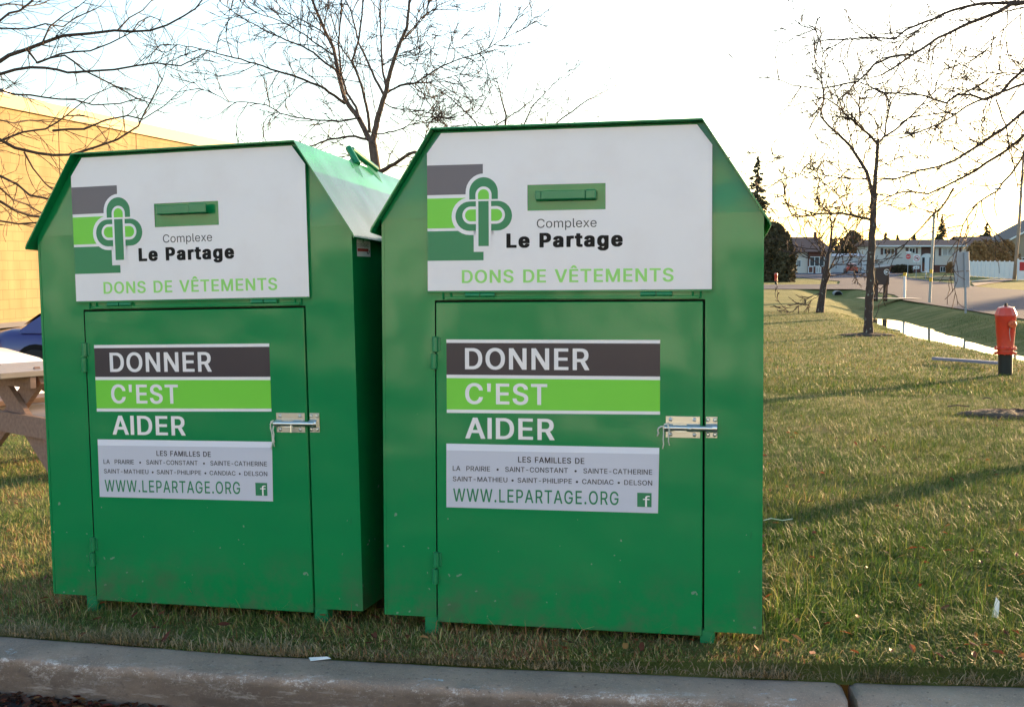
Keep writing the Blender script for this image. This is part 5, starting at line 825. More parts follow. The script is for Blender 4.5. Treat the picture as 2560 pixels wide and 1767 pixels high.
# --- tree on the right lawn
rg = random.Random(12); g2 = gpt(2171, 838); d_ = g2.y
Z5 = lambda z, dd=0: path(z, 2.456, 1860, 350, d_, d_+dd); Z3 = lambda z, dd=0: path(z, 2.66, 1700, 0, d_, d_+dd)
tm, cm = MB(), MB()
tp = [g2-Vector((0,0,.08)), g2+Vector((0,0,.06))] + Z5([(765,1100),(768,1000),(778,850),(780,700),(788,560),(795,450),(796,370),(798,330)])
tq = zz(tp, rg, .012); tm.tube(tq, [.19 if i == 0 else (.125 if i < 3 else .108 - .034*i/len(tq)) for i in range(len(tq))], 12)
def both(pts, r0, r1, **k):
    limb(tm, pts, r0, r1, rg, kids=0, end=False, sides=7, jit=.004); limb(cm, pts, r0*.5, r1*.5, rg, sides=3, **k)
both(Z5([(797,345),(803,300),(806,240),(815,130),(820,50),(822,0)], -.3), .062, .040, kids=.6, kl=1.2, lvl=1)
both(Z3([(1290,1350),(1280,1290),(1262,1220),(1240,1140),(1190,1060),(1130,970),(1050,890),(990,840),(935,775),(940,730),(960,660),(950,590)], .8), .056, .018, kids=3.6, kl=1.5, lvl=2)
for z, r0, r1, dd, kl in [
 ([(950,590),(940,500),(950,400),(950,320),(930,240),(880,180),(800,130)], .014, .005, .8, 1.0),
 ([(1315,960),(1250,890),(1190,840),(1110,770),(1040,700),(980,660),(900,640)], .032, .010, -1.2, 1.5),
 ([(1320,950),(1360,905),(1370,820),(1400,690),(1470,570),(1500,480)], .026, .008, 1.0, 1.6),
 ([(1350,915),(1450,850),(1540,770),(1640,660),(1750,560),(1850,480)], .024, .008, -1.0, 1.6),
 ([(1360,910),(1500,890),(1650,870),(1750,840)], .014, .006, 1.2, 1.2),
 ([(1190,840),(1200,760),(1190,650),(1170,560)], .012, .005, .6, 1.2),
 ([(1280,1465),(1180,1440),(1070,1415),(950,1420),(850,1435),(780,1445),(740,1420),(700,1330),(680,1300),(600,1290)], .034, .009, -.8, 1.1),
 ([(1255,1190),(1150,1190),(1050,1180),(940,1160),(830,1110),(700,1040),(570,1020)], .016, .005, .8, 1.1),
 ([(1215,1120),(1100,1125),(1000,1170),(880,1190),(760,1180)], .012, .005, -.9, 1.1),
 ([(1320,1110),(1450,1050),(1560,1000)], .014, .006, .9, 1.1),
 ([(1130,970),(1200,955),(1290,945)], .009, .005, .3, .9),
 ([(1300,1400),(1380,1330),(1450,1270),(1560,1250)], .012, .005, .9, 1.0),
 ([(1040,1000),(980,960),(960,1050)], .006, .003, .3, .7)]:
    limb(cm, Z3(z, dd), r0*1.15, r1*1.2, rg, kids=4.0, kl=kl, lvl=2, sides=5, kr=.3)
t2 = tree_obj('bare tree with lichen-spotted trunk standing in a ring of bare soil on the right lawn', g2, tm, cm, BARK2, 22, rg, .06)
SOIL = mat('soil', (.035,.023,.017), .95, noise=(14, .7, (.10,.065,.045)), bump=(30, 1, .03))
def mound(name, c, rx, ry, h, label, cat=None, seed=1, kind='structure'):
    rr = random.Random(seed); mb = MB(); n = 40; rings = 6; vs = []; fs = []
    ph = [rr.uniform(.78, 1.2) for _ in range(n)]; ph = [(ph[i-1]+ph[i]*2+ph[(i+1) % n])/4 for i in range(n)]
    for k in range(rings+1):
        t = k/rings
        for j in range(n):
            a = 2*math.pi*j/n; x = c[0]+rx*t*ph[j]*math.cos(a); y = c[1]+ry*t*ph[j]*math.sin(a)
            vs.append((x, y, gz(x, y)+float(bumps(x, y)) + h*(1-t*t)*(.75+.5*rr.random()) + (.012 if k < rings else -.03)))
    for k in range(rings):
        for j in range(n): fs.append((k*n+j, k*n+(j+1)%n, (k+1)*n+(j+1)%n, (k+1)*n+j))
    mb.add(vs, fs); o = mb.build(name, SOIL, None, True); tag(o, label, cat, kind=kind); return o
mound('soil_ring', g2, .75, .55, .05, 'dark soil around the foot of the tree', seed=3)

TMIN = .0110
# --- small tree farther along the ditch
rg = random.Random(21); g3 = gpt(2050, 782); d_ = g3.y
Z6 = lambda z, dd=0: path(z, 5.138, 1860, 550, d_, d_+dd)
tm, cm = MB(), MB()
tp = [g3-Vector((0,0,.1)), g3+Vector((0,0,.05))] + Z6([(1000,1000),(1020,850),(1045,700),(1060,600),(1080,450)])
tm.tube(tp, [.20,.15,.125,.115,.105,.09,.07], 10)
for z, r0, r1, dd, kl in [
 ([(1080,460),(1110,300),(1130,150),(1115,0),(1090,-150),(1100,-260)], .055, .014, .8, 1.7),
 ([(1010,860),(1060,800),(1100,700),(1080,660),(1130,580),(1200,430),(1320,260),(1440,120),(1500,0)], .05, .012, -1, 1.7),
 ([(1085,450),(1180,300),(1260,180),(1330,40),(1380,-120)], .035, .010, 1.0, 1.6),
 ([(1060,590),(1000,460),(930,360),(820,250),(700,170),(560,100)], .03, .008, -.8, 1.6),
 ([(1070,520),(1020,330),(980,180),(930,20),(900,-100)], .026, .008, .9, 1.6),
 ([(1050,680),(960,560),(860,500),(740,470)], .022, .008, 1.2, 1.4),
 ([(1130,580),(1300,560),(1420,540),(1560,520),(1700,510)], .018, .006, 1.0, 1.3),
 ([(1140,570),(1300,580),(1420,570),(1560,580)], .014, .006, -1.0, 1.2),
 ([(985,940),(900,960),(850,990),(750,1060),(680,1130)], .018, .006, -.8, 1.2),
 ([(990,920),(940,990),(850,1040),(760,1100),(600,1130)], .014, .005, .5, 1.1)]:
    limb(cm, Z6(z, dd), r0, r1, rg, kids=2.6, kl=kl, lvl=2, sides=4, kr=.34)
tree_obj('small low-branched bare tree farther along the ditch, left of the lichen-spotted one', g3, tm, cm, BARK2)

TMIN = .0017
# --- near tree off the left edge, its boughs reaching into the picture
rg = random.Random(31); tm, cm = MB(), MB(); d_ = 8.0
bx = wp(-620, 800, d_).x; gb = Vector((bx, d_, gz(bx, d_)))
tm.tube([gb-Vector((0,0,.1)), gb+Vector((0,0,.15)), gb+Vector((.03,0,1.0)), gb+Vector((.05,.05,2.2)), gb+Vector((-.02,.05,3.6)), gb+Vector((.05,0,4.8))], [.13,.10,.085,.075,.05,.03], 10)
def L1(z, r0, r1, dd, src, **k):
    pts = [Vector((bx+.03, d_, gb.z+src))] + path(z, 2.66, 0, 0, d_+dd*.4, d_+dd)
    if pts[0].x < pts[1].x:
        m_ = pts[0].lerp(pts[1], .5) + Vector((0,0,.04)); pts.insert(1, m_)
    limb(cm, pts, r0*1.5, r1*1.4, rg, **{**dict(kids=9, kl=.36, lvl=1, sides=5, kr=.34, start=.25, jit=.010), **k})
for z, r0, r1, dd, src in [
 ([(0,410),(60,370),(180,330),(280,290),(420,240),(600,225),(760,205),(880,212),(1000,205),(1110,170),(1220,110),(1300,60),(1370,-30)], .020, .0035, .5, 2.3),
 ([(0,495),(100,465),(200,450),(380,465),(450,485),(600,475),(760,465),(900,440),(1030,420),(1200,440),(1300,390)], .015, .003, -.4, 2.2),
 ([(0,140),(60,90),(130,75),(200,20),(260,-40)], .012, .005, .3, 2.9),
 ([(0,190),(180,195),(300,160),(420,180),(500,120),(640,60)], .008, .003, .8, 2.7),
 ([(0,600),(100,630),(300,650),(500,665),(620,700),(800,690),(900,660)], .010, .003, .3, 2.1),
 ([(0,930),(100,985),(250,1020),(480,1030),(650,975),(780,930),(920,840),(1000,680),(1080,530)], .017, .003, .2, 1.7),
 ([(0,940),(150,880),(300,860),(440,770),(560,770)], .012, .003, -.6, 1.8),
 ([(0,1170),(120,1230),(200,1300),(350,1330),(440,1370)], .012, .004, -.5, 1.5),
 ([(0,1340),(100,1400),(200,1435),(330,1450)], .015, .006, .5, 1.4),
 ([(0,1470),(120,1490),(260,1480)], .010, .004, .2, 1.3),
 ([(0,1250),(90,1330),(180,1360),(330,1440)], .010, .004, .8, 1.45),
 ([(0,800),(90,820),(200,800),(330,810)], .006, .003, .7, 1.9),
 ([(0,40),(100,30),(220,40),(330,0)], .007, .003, .9, 3.0)]:
    L1(z, r0, r1, dd, src)
for z, r0, r1, dd in [
 ([(180,330),(250,420),(400,360),(600,340),(730,290),(850,230),(880,212)], .008, .003, .45),
 ([(240,420),(430,370),(560,470),(700,540),(800,590),(900,650),(980,680)], .006, .003, -.3),
 ([(350,870),(560,860),(700,800),(850,770),(950,795),(1100,700),(1210,590)], .007, .0025, -.4),
 ([(160,1010),(220,1120),(300,1220),(400,1300)], .006, .003, .2),
 ([(780,205),(860,120),(950,70),(1040,-30)], .005, .002, .5),
 ([(880,212),(920,150),(1000,110),(1080,140)], .005, .002, .6),
 ([(280,290),(330,180),(430,100),(600,-20)], .006, .002, .4),
 ([(440,770),(600,640),(760,570),(870,600)], .004, .002, .3)]:
    limb(cm, path(z, 2.66, 0, 0, d_+dd*.6, d_+dd), r0*1.2, r1*1.3, rg, kids=9, kl=.34, lvl=1, sides=4, kr=.36, start=.05, jit=.009)
tree_obj('near tree at the left edge of the frame, gnarled bare boughs across the yellow wall', gb, tm, cm, BARK)

TMIN = .0033
# --- near tree off the right edge
rg = random.Random(41); tm, cm = MB(), MB(); d_ = 11.0
bx = wp(3020, 800, d_).x; gb = Vector((bx, d_, gz(bx, d_)))
tm.tube([gb-Vector((0,0,.1)), gb+Vector((0,0,.15)), gb+Vector((-.03,0,1.2)), gb+Vector((.0,.05,2.6)), gb+Vector((.05,.05,4.2)), gb+Vector((0,0,6.0))], [.16,.12,.105,.095,.07,.04], 10)
for z, r0, r1, dd, src in [
 ([(2288,15),(2180,20),(2000,25),(1810,70),(1620,150),(1500,200),(1430,260),(1300,250),(1100,265),(950,270)], .022, .003, .5, 3.9),
 ([(2288,20),(2200,30),(2120,80),(1990,130),(1850,190),(1720,250),(1620,320),(1540,370),(1440,440),(1340,500)], .024, .005, -.6, 3.95),
 ([(2288,560),(2180,600),(2050,650),(1900,710),(1770,800),(1690,840)], .018, .004, -.5, 3.1),
 ([(2288,460),(2200,540),(2130,620),(2030,665),(1930,630),(1840,630),(1770,685),(1700,665),(1620,635),(1450,620),(1330,615),(1200,550)], .018, .004, .6, 3.3),
 ([(2288,740),(2150,860),(2000,960),(1800,1080),(1600,1130),(1420,1195),(1320,1190)], .018, .004, -.4, 3.0),
 ([(2288,900),(2170,1000),(2040,1080),(1880,1180),(1760,1240),(1650,1290),(1480,1275),(1380,1310),(1320,1350)], .020, .004, .4, 2.8),
 ([(2288,1030),(2200,1160),(2110,1270),(1980,1350),(1920,1430),(1880,1500),(1860,1580)], .014, .004, -.2, 2.7),
 ([(2288,80),(2200,150),(2110,230),(2050,320),(1950,400)], .008, .003, .3, 3.8),
 ([(2288,500),(2180,480),(2090,500),(2000,560),(1900,620)], .008, .003, .9, 3.4)]:
    pts = [Vector((bx, d_, gb.z+src))] + path(z, 2.66, 1700, 0, d_+dd*.4, d_+dd)
    pts.insert(1, pts[0].lerp(pts[1], .5) + Vector((0,0,.05)))
    limb(cm, pts, r0*1.55, r1*1.5, rg, kids=6, kl=.75, lvl=2, sides=5, kr=.30, start=.25, jit=.010)
for z, r0, r1, dd in [
 ([(1540,365),(1400,380),(1290,430),(1240,490),(1180,545),(1050,570),(900,590),(750,570),(600,520),(490,470)], .009, .0025, -.5),
 ([(1820,1250),(1740,1380),(1650,1460),(1560,1560),(1480,1650),(1420,1720),(1390,1800)], .009, .003, .5),
 ([(2100,660),(2170,840),(2190,1000),(2230,1160),(2250,1260)], .008, .004, .3),
 ([(1430,260),(1380,190),(1280,180)], .004, .002, .4),
 ([(1620,320),(1660,380),(1740,400),(1800,460)], .004, .002, -.4),
 ([(1200,610),(1190,700),(1210,790)], .004, .002, .4),
 ([(1980,1350),(1900,1420),(1800,1430)], .005, .002, -.1),
 ([(2050,320),(1980,400),(1900,420)], .004, .002, .3)]:
    limb(cm, path(z, 2.66, 1700, 0, d_+dd*.7, d_+dd), r0*1.3, r1*1.3, rg, kids=5, kl=.5, lvl=1, sides=4, kr=.34, start=.05, jit=.009)
tree_obj('near tree at the right edge, long bare boughs sweeping in from the top corner', gb, tm, cm, BARK, 12, rg, .03)

# ------------------------------------------------------------------ materials for the far side
WHITEP = mat('white_siding', (.62,.62,.62), .7, noise=(2, .5, (.52,.52,.53)))
def siding(name, col):
    m = mat(name, col, .75); nt = m.node_tree; b = nt.nodes['Principled BSDF']
    tc = nt.nodes.new('ShaderNodeTexCoord'); wv = nt.nodes.new('ShaderNodeTexWave'); wv.wave_type = 'BANDS'; wv.bands_direction = 'Z'; wv.wave_profile = 'SAW'; wv.inputs['Scale'].default_value = 1.6
    nt.links.new(tc.outputs['Object'], wv.inputs['Vector']); bp = nt.nodes.new('ShaderNodeBump'); bp.inputs['Distance'].default_value = .03; bp.inputs['Strength'].default_value = .8
    nt.links.new(wv.outputs['Fac'], bp.inputs['Height']); nt.links.new(bp.outputs['Normal'], b.inputs['Normal']); return m
SIDING = siding('pale_siding', (.68,.62,.56))
SIDING2 = siding('grey_siding', (.5,.49,.5))
ROOFB = mat('brown_shingles', (.17,.085,.065), .9, noise=(6, .8, (.22,.13,.10)), bump=(14, .6, .03))
ROOFG = mat('grey_shingles', (.14,.11,.10), .9, noise=(6, .8, (.2,.16,.14)), bump=(14, .6, .03))
BRICK = mat('dark_red_brick', (.12,.045,.035), .9, noise=(9, .7, (.18,.08,.06)))
SHUT = mat('brown_shutter', (.10,.045,.035), .6)
GLASS = mat('window_glass', (.03,.035,.04), .06, spec=.8)
TRIM = mat('white_trim', (.75,.75,.74), .5)
CURT = mat('curtain_behind_glass', (.38,.37,.36), .25)
FENCEW = mat('white_vinyl', (.76,.73,.73), .5)
METAL = mat('galvanised_steel', (.36,.38,.42), .5, metal=.6)
SIGNB = mat('sign_back_aluminium', (.42,.40,.41), .55, metal=.25, noise=(3, .5, (.36,.34,.35)))
YEL = mat('yellow_reflector', (.75,.42,.02), .5)
REDP = mat('hydrant_red', (.62,.032,.010), .38, spec=.5, coat=.2, noise=(12, .5, (.42,.018,.010)), bump=(40, .2, .003))
SIGNR = mat('sign_red', (.55,.03,.03), .5)
SIGNW = mat('sign_white', (.75,.75,.75), .5)
BLACKM = mat('black_paint', (.015,.013,.013), .6)
RUBBER = mat('rubber', (.018,.017,.017), .8)
CONC = mat('pale_concrete', (.36,.34,.33), .9, noise=(5, .6, (.28,.27,.26)))
POLE = mat('pole_wood', (.34,.26,.20), .85, scale=(6,6,.6), noise=(4, .8, (.24,.17,.13)))
def at_px(px, py, z=None):                                 # ground point under a pixel (road level for the far side)
    z = ZR if z is None else z
    r = ray(px, py); s = (z-HC)/r[2]; return Vector((r[0]*s, r[1]*s, z))

# ------------------------------------------------------------------ red hydrants
def hydrant(base, label, k, plank=False):
    root = empty('fire_hydrant', base, label, 'hydrant', 'red fire hydrants')
    s = MB(); s.lathe([(.098,-.2),(.098,.30)], n=20); s.build('standpipe', mat('hydrant_black', (.02,.024,.024), .55, spec=.3), root, True, 40)
    b = MB()
    b.lathe([(.155,.30),(.158,.305),(.158,.325),(.15,.33),(.115,.333),(.113,.36),(.15,.362),(.158,.367),(.158,.388),(.15,.392),(.122,.395),(.118,.42),(.136,.66),(.146,.80),(.150,.845),(.142,.86)], n=12)
    for i in range(10):
        a = 2*math.pi*i/10; 
        for zb in (.290, .392): b.lathe([(.011,0),(.011,.014),(.004,.018)], (.138*math.cos(a), .138*math.sin(a), zb), 6)
    for sx in (-1, 1):                                       # flange bolts up the sides of the casting
        for zz_ in (.56,.60,.64,.68): b.bbox(sx*(.112+.06*(zz_-.42))-.012, sx*(.112+.06*(zz_-.42))+.012, -.012, .012, zz_, zz_+.014, .002)
    b.build('barrel', REDP, root, True, 30)
    c = MB(); c.lathe([(.150,.850),(.157,.856),(.155,.870),(.120,.955),(.114,.968),(.06,.985),(.03,.99)], n=10); c.build('bonnet', mat('hydrant_bonnet', (.60,.05,.018), .35, coat=.3), root, True, 30)
    n = MB(); n.lathe([(.028,.985),(.026,1.0),(.020,1.03),(.008,1.034)], n=5); n.build('operating_nut', BLACKM, root)
    cap = MB(); M_ = Matrix.Rotation(R(90), 4, 'X'); cap.lathe([(.046,0),(.048,.035),(.058,.038),(.060,.062),(.052,.075),(.025,.08)], (.048,-.11,.735), 14, 0, M_)
    cap.lathe([(.016,0),(.014,.024),(.004,.026)], (.048,-.188,.735), 5, 0, M_)
    cap.build('outlet_cap', mat('hydrant_cap', (.55,.09,.03), .5), root, True, 40)
    ch = MB(); ch.tube([(.02,-.152,.70),(.012,-.155,.62),(.02,-.155,.56),(.03,-.15,.50)], .004, 5); ch.build('cap_chain', METAL, root)
    root.scale = (k, k, k); root.rotation_euler = (0, R(-1.2), R(-8)); return root
g = gpt(2513, 936); H1 = hydrant(g, 'near red hydrant on a black standpipe in the foreground grass by the ditch', 1.055*g.y/17.7*.97)
g2h = gpt(1940, 711); hydrant(g2h, 'far small red hydrant in front of the dark cedar mass', .92)
def post(name, p, h, r, m, label, cat, top=None, group=None, lean=0, n=8, band=None):
    root = empty(name, p, label, cat, group); b = MB(); b.lathe([(r,-.2),(r,h),(r*.6,h+.01)], n=n); b.build('pole' if h > 2 else 'shaft', m, root, True, 40)
    if top:
        t = MB(); t.lathe([(r*1.25,h-top),(r*1.25,h+.02),(r*.7,h+.03)], n=n); t.build('reflector', YEL, root, True, 40)
    for z in (band or []):
        t = MB(); t.lathe([(r*1.12,z),(r*1.12,z+.18)], n=n); t.build('reflector_band', YEL, root, True, 40)
    root.rotation_euler = (0, R(lean), 0); return root
p = gpt(1935, 703); post('marker_post', p, 1.05, .05, METAL, 'grey marker post right beside the far red hydrant', 'marker post')
p = at_px(1982, 700); post('marker_post', p, .95, .045, METAL, 'thin pale marker post at the edge of the grass island', 'marker post')
p = at_px(2261, 746); post('marker_post', p, 1.26, .065, SIGNW, 'white post with yellow top at the road edge beside the mailbox slab', 'marker post', top=.14, lean=-.5)
p = at_px(2324, 757); post('utility_pole', p, 4.05, .065, mat('pale_pole', (.40,.38,.33), .6), 'tall pale slim pole with yellow bands standing at the road edge', 'pole', band=[.95,1.32], lean=1.4)
p = at_px(2314, 697); post('marker_post', p, 1.0, .04, METAL, 'thin grey post on the far verge in front of the white house steps', 'marker post')

# ------------------------------------------------------------------ community mailbox
c = at_px(2199, 748); root = empty('community_mailbox', c, 'dark brown community mailbox on two legs by the road', 'mailbox')
BR = mat('mailbox_brown', (.055,.028,.022), .5)
sc = c.y/3000
x0, x1 = (2184-2199)*sc, (2218-2199)*sc
b = MB(); b.bbox(x0, x1, -.25, .25, 36*sc, 80*sc, .015); b.build('cabinet', BR, root)
b = MB(); b.add([(x0-.05,-.32,78*sc),(x1+.05,-.32,82*sc),(x1+.05,.32,84*sc),(x0-.05,.32,80*sc),(x0-.05,-.32,80*sc),(x1+.05,-.32,84*sc),(x1+.05,.32,86*sc),(x0-.05,.32,82*sc)],[(0,3,2,1),(4,5,6,7),(0,1,5,4),(1,2,6,5),(2,3,7,6),(3,0,4,7)]); b.build('lid', CONC, root)
for xx in (x0+.05, x1-.15):
    b = MB(); b.box(xx, xx+.10, -.20, -.14, -.1, 37*sc); b.build('leg', BR, root); b = MB(); b.box(xx, xx+.10, .14, .20, -.1, 37*sc); b.build('leg', BR, root)
b = MB(); ex, ez, er = (2212-2199)*sc-.02, 68*sc, .14
ring = [(ex+er*math.cos(t*math.pi/12), ez+er*math.sin(t*math.pi/12)) for t in range(24)]; rin = [(ex+er*.8*math.cos(t*math.pi/12), ez+er*.8*math.sin(t*math.pi/12)) for t in range(24)]
b.add([(q[0],-.256,q[1]) for q in ring]+[(q[0],-.256,q[1]) for q in rin], [(i,(i+1)%24,(i+1)%24+24,i+24) for i in range(24)])
b.flat([(ex-.05,ez-.06),(ex+.09,ez),(ex-.05,ez+.06)], -.256); b.flat([(ex-.09,ez-.06),(ex-.065,ez-.06),(ex-.065,ez+.06),(ex-.09,ez+.06)], -.256)
b.build('emblem', SIGNW, root)
sheet('mailbox_slab', [(c.x-.9,c.y-.5),(c.x+1.9,c.y-.6),(c.x+1.9,c.y+.9),(c.x-.9,c.y+1.0)], ZR+.05, CONC)

# ------------------------------------------------------------------ signs
p = gpt(2414, 783); root = empty('road_sign', p, 'large grey road sign seen from behind on one leaning post', 'sign'); s = p.y/3000
b = MB(); b.box(-.03,.03,-.03,.03,-.4,(783-632)*s); b.build('post', METAL, root)
b = MB(); b.bbox((2386-2414)*s-.02,(2427-2414)*s,.04,.075,(783-677.5)*s,(783-630)*s,.008); b.build('sign_panel', SIGNB, root)
b = MB(); b.bbox((2387-2414)*s,(2428-2414)*s,.04,.075,(783-719)*s,(783-679)*s,.008); b.build('sign_panel', SIGNB, root)
root.rotation_euler = (0, R(-2.6), R(6))
def px_sign(px, py, zc_px, label):
    c_ = at_px(px, py); return c_, c_.y/3000
c, s = px_sign(2269, 692, 642, ''); root = empty('stop_sign', c, 'red octagonal stop sign on a thin post at the far corner', 'stop sign')
b = MB(); b.tube([(0,0,-.2),(0,0,(692-632)*s)], .035, 6); b.build('post', METAL, root)
b = MB(); zc = (692-642)*s; ro = .33
octo = [(ro*math.cos(R(22.5+45*i)), zc+ro*math.sin(R(22.5+45*i))) for i in range(8)]; oct2 = [(ro*.92*math.cos(R(22.5+45*i)), zc+ro*.92*math.sin(R(22.5+45*i))) for i in range(8)]
b.prism(octo, -.06, -.04, 0); b.flat(oct2, -.065, 1); put_text(b, 'ARRÊT'.replace('Ê','Ê'), -.25, .25, zc-.08, zc+.08, -.07, 0, 'r'); b.build('sign_plate', [SIGNW, SIGNR], root)
b = MB(); b.box(-.30,.36,-.03,-.01,(692-633)*s,(692-629)*s); b.build('street_name_plate', SIGNW, root)
c, s = px_sign(2290, 694, 646, ''); root = empty('no_trucks_sign', c, 'square white no-trucks sign with a red ring, small plate beneath, beside the stop sign', 'sign')
b = MB(); b.tube([(0,0,-.2),(0,0,(694-636)*s)], .035, 6); b.build('post', METAL, root)
b = MB(); zc = (694-646)*s; b.bbox(-.36,.36,-.06,-.04,zc-.42,zc+.42,.01)
rg1 = [(.31*math.cos(t*math.pi/12), zc+.31*math.sin(t*math.pi/12)) for t in range(24)]; rg2 = [(.25*math.cos(t*math.pi/12), zc+.25*math.sin(t*math.pi/12)) for t in range(24)]
b.add([(q[0],-.065,q[1]) for q in rg1]+[(q[0],-.065,q[1]) for q in rg2], [(i,(i+1)%24,(i+1)%24+24,i+24) for i in range(24)], 1)
b.flat([(-.17,zc-.06),(.17,zc-.06),(.17,zc+.02),(.08,zc+.10),(-.02,zc+.10),(-.02,zc+.04),(-.17,zc+.04)], -.065, 2)
b.flat([(-.20,zc+.16),(-.16,zc+.20),(.20,zc-.16),(.16,zc-.20)][::-1], -.068, 1)
b.build('sign_plate', [SIGNW, SIGNR, BLACKM], root)
b = MB(); z1_ = (694-669)*s; b.bbox(-.33,.33,-.06,-.04,z1_-.16,z1_+.16,.01); b.box(-.2,-.02,-.066,-.062,z1_-.05,z1_+.05,1); b.box(.05,.2,-.066,-.062,z1_-.05,z1_+.05,1); b.build('plate', [SIGNW, SHUT], root)

# ------------------------------------------------------------------ street light on its pole
c = at_px(2535, 699); s = c.y/3000; root = empty('street_light', c, 'tall wooden pole with a street lamp arm near the right edge', 'street light')
b = MB(); b.tube([(0,0,-.3),((2548-2535)*s*.6,0,5),((2549-2535)*s,0,(699-380)*s)], [.17,.15,.11], 12); b.build('pole', POLE, root, True)
b = MB(); b.tube([((2546-2535)*s,0,(699-462)*s),((2510-2535)*s,-.3,(699-470)*s),((2488-2535)*s,-.5,(699-474)*s)], .035, 6); b.build('arm', METAL, root, True)
b = MB(); b.bbox((2474-2535)*s,(2490-2535)*s,-.75,-.45,(699-478)*s,(699-473)*s,.05); b.build('lamp_head', METAL, root)
for k, (h0, h1) in enumerate(((10.6, 9.2), (9.9, 8.7))):
    b = MB(); pts = []
    A_ = Vector((c.x+.5, c.y, c.z+h0)); B_ = Vector((-2, 210, ZR+h1+3))
    for i in range(25):
        t = i/24; q_ = A_.lerp(B_, t); q_.z -= 4*t*(1-t)*1.6; pts.append(q_)
    b.tube(pts, .012, 3); tag(b.build('power_line', BLACKM), ('upper' if k == 0 else 'lower')+' thin overhead wire running left from the lamp pole', 'power line', 'overhead wires')

WIND = []
# ------------------------------------------------------------------ houses
def window(parent, x0, x1, z0, z1, y=-.03, glass=GLASS, mull=1, fr=.09):
    f = MB(); f.box(x0-fr, x0, y-.06, y+.02, z0-fr, z1+fr); f.box(x1, x1+fr, y-.06, y+.02, z0-fr, z1+fr); f.box(x0, x1, y-.06, y+.02, z1, z1+fr); f.box(x0, x1, y-.07, y+.02, z0-fr, z0)
    for i in range(mull): xm = x0+(x1-x0)*(i+1)/(mull+1); f.box(xm-.035, xm+.035, y-.05, y+.02, z0, z1)
    w_ = f.build('window', TRIM, parent); g_ = MB(); g_.box(x0, x1, y-.01, y, z0, z1); g_.build('pane', glass, w_); return w_
# the white bi-level house
c = at_px(2185, 681); s = c.y/3000; root = empty('bungalow', c, 'white split-level house with long brown roof and arched white entrance', 'house')
fx = lambda px: (px-2185)*s
fz = lambda py: (681-py)*s
U = lambda x: 2160 + x*.18797
Vv_ = lambda y: 550 + y*.18797
b = MB(); XL, XR = fx(2183), fx(2413); ZE = fz(615.5); db, d1_ = fx(U(752)), fx(U(935))
zb = fz(Vv_(600))
b.box(XL, db, 0, 9, zb, ZE, 0); b.box(d1_, XR, 0, 9, zb, ZE, 0); b.box(XL+.05, db, .06, 9, -1, zb, 1); b.box(d1_, XR-.05, .06, 9, -1, zb, 1)
b.box(db, d1_, .9, 9, -1, ZE, 1)
b.build('wall', [SIDING, BRICK], root)
b = MB(); ov = .7; zr_ = fz(598.5); xl_, xr_ = XL-.6, fx(2419)
b.add([(xl_,-ov,ZE),(xr_,-ov,ZE),(xr_,9+ov,ZE),(xl_,9+ov,ZE),(xl_,4.5,zr_),(xr_-.8,4.5,zr_)], [(0,1,5,4),(3,4,5,2),(0,4,3),(1,2,5),(0,3,2,1)])
rf = b.build('roof', ROOFB, root); b = MB(); b.box(xl_,xr_,-ov-.06,-ov,ZE-.12,ZE+.1); b.build('fascia', TRIM, rf)
def zoomwin(x0, x1, y0, y1, sh=None, glass=GLASS, mull=1):
    window(root, fx(U(x0)), fx(U(x1)), fz(Vv_(y1)), fz(Vv_(y0)), glass=glass, mull=mull)
    for a_, c_ in (sh or []):
        m_ = MB(); m_.box(fx(U(a_)), fx(U(c_)), -.05, -.002, fz(Vv_(y1+8)), fz(Vv_(y0-8))); m_.build('shutter', SHUT, root)
zoomwin(262, 392, 385, 455, [(215,247),(402,432)], mull=2)
zoomwin(598, 665, 382, 440, [(545,582),(680,706)])
zoomwin(1035, 1240, 382, 470, [(984,1014),(1255,1285)], CURT, 2)
window(root, fx(U(1015)), fx(U(1075)), fz(Vv_(685)), fz(Vv_(625)), y=.02, mull=1, fr=.06)
window(root, fx(U(600)), fx(U(650)), fz(Vv_(685)), fz(Vv_(640)), y=.02, mull=1, fr=.06)
b = MB(); 
xa, xb = fx(U(757)), fx(U(918)); zt_ = fz(Vv_(500)); n_ = 12
b.box(xa, xa+.16, .1, .3, 0, zt_); b.box(xb-.16, xb, .1, .3, 0, zt_); b.box((xa+xb)/2-.35, (xa+xb)/2+.35, .12, .3, 0, zt_)
archp = [(xa,zt_),(xb,zt_)] + [((xa+xb)/2+(xb-xa)/2*math.cos(math.pi*i/n_), zt_+.62*math.sin(math.pi*i/n_)) for i in range(n_+1)]
b.prism(archp, .1, .3); b.box(xa, xb, .1, .3, -.02, .12); dr_ = b.build('entrance', TRIM, root)
b = MB(); b.box(xa+.16,(xa+xb)/2-.35,.2,.24,.12,zt_); b.box((xa+xb)/2+.35,xb-.16,.2,.24,.12,zt_); b.build('sidelight', GLASS, dr_)
b = MB(); b.box(db, d1_, .3, .34, zt_+.1, ZE-.05); b.build('brown_panel', SHUT, root)
b = MB(); b.box(fx(U(900)), fx(U(925)), .02,.1,0,zt_+.5); b.box(xa-.3,xb+.3,-1.6,.9,-.3,0); b.build('front_step', CONC, root)
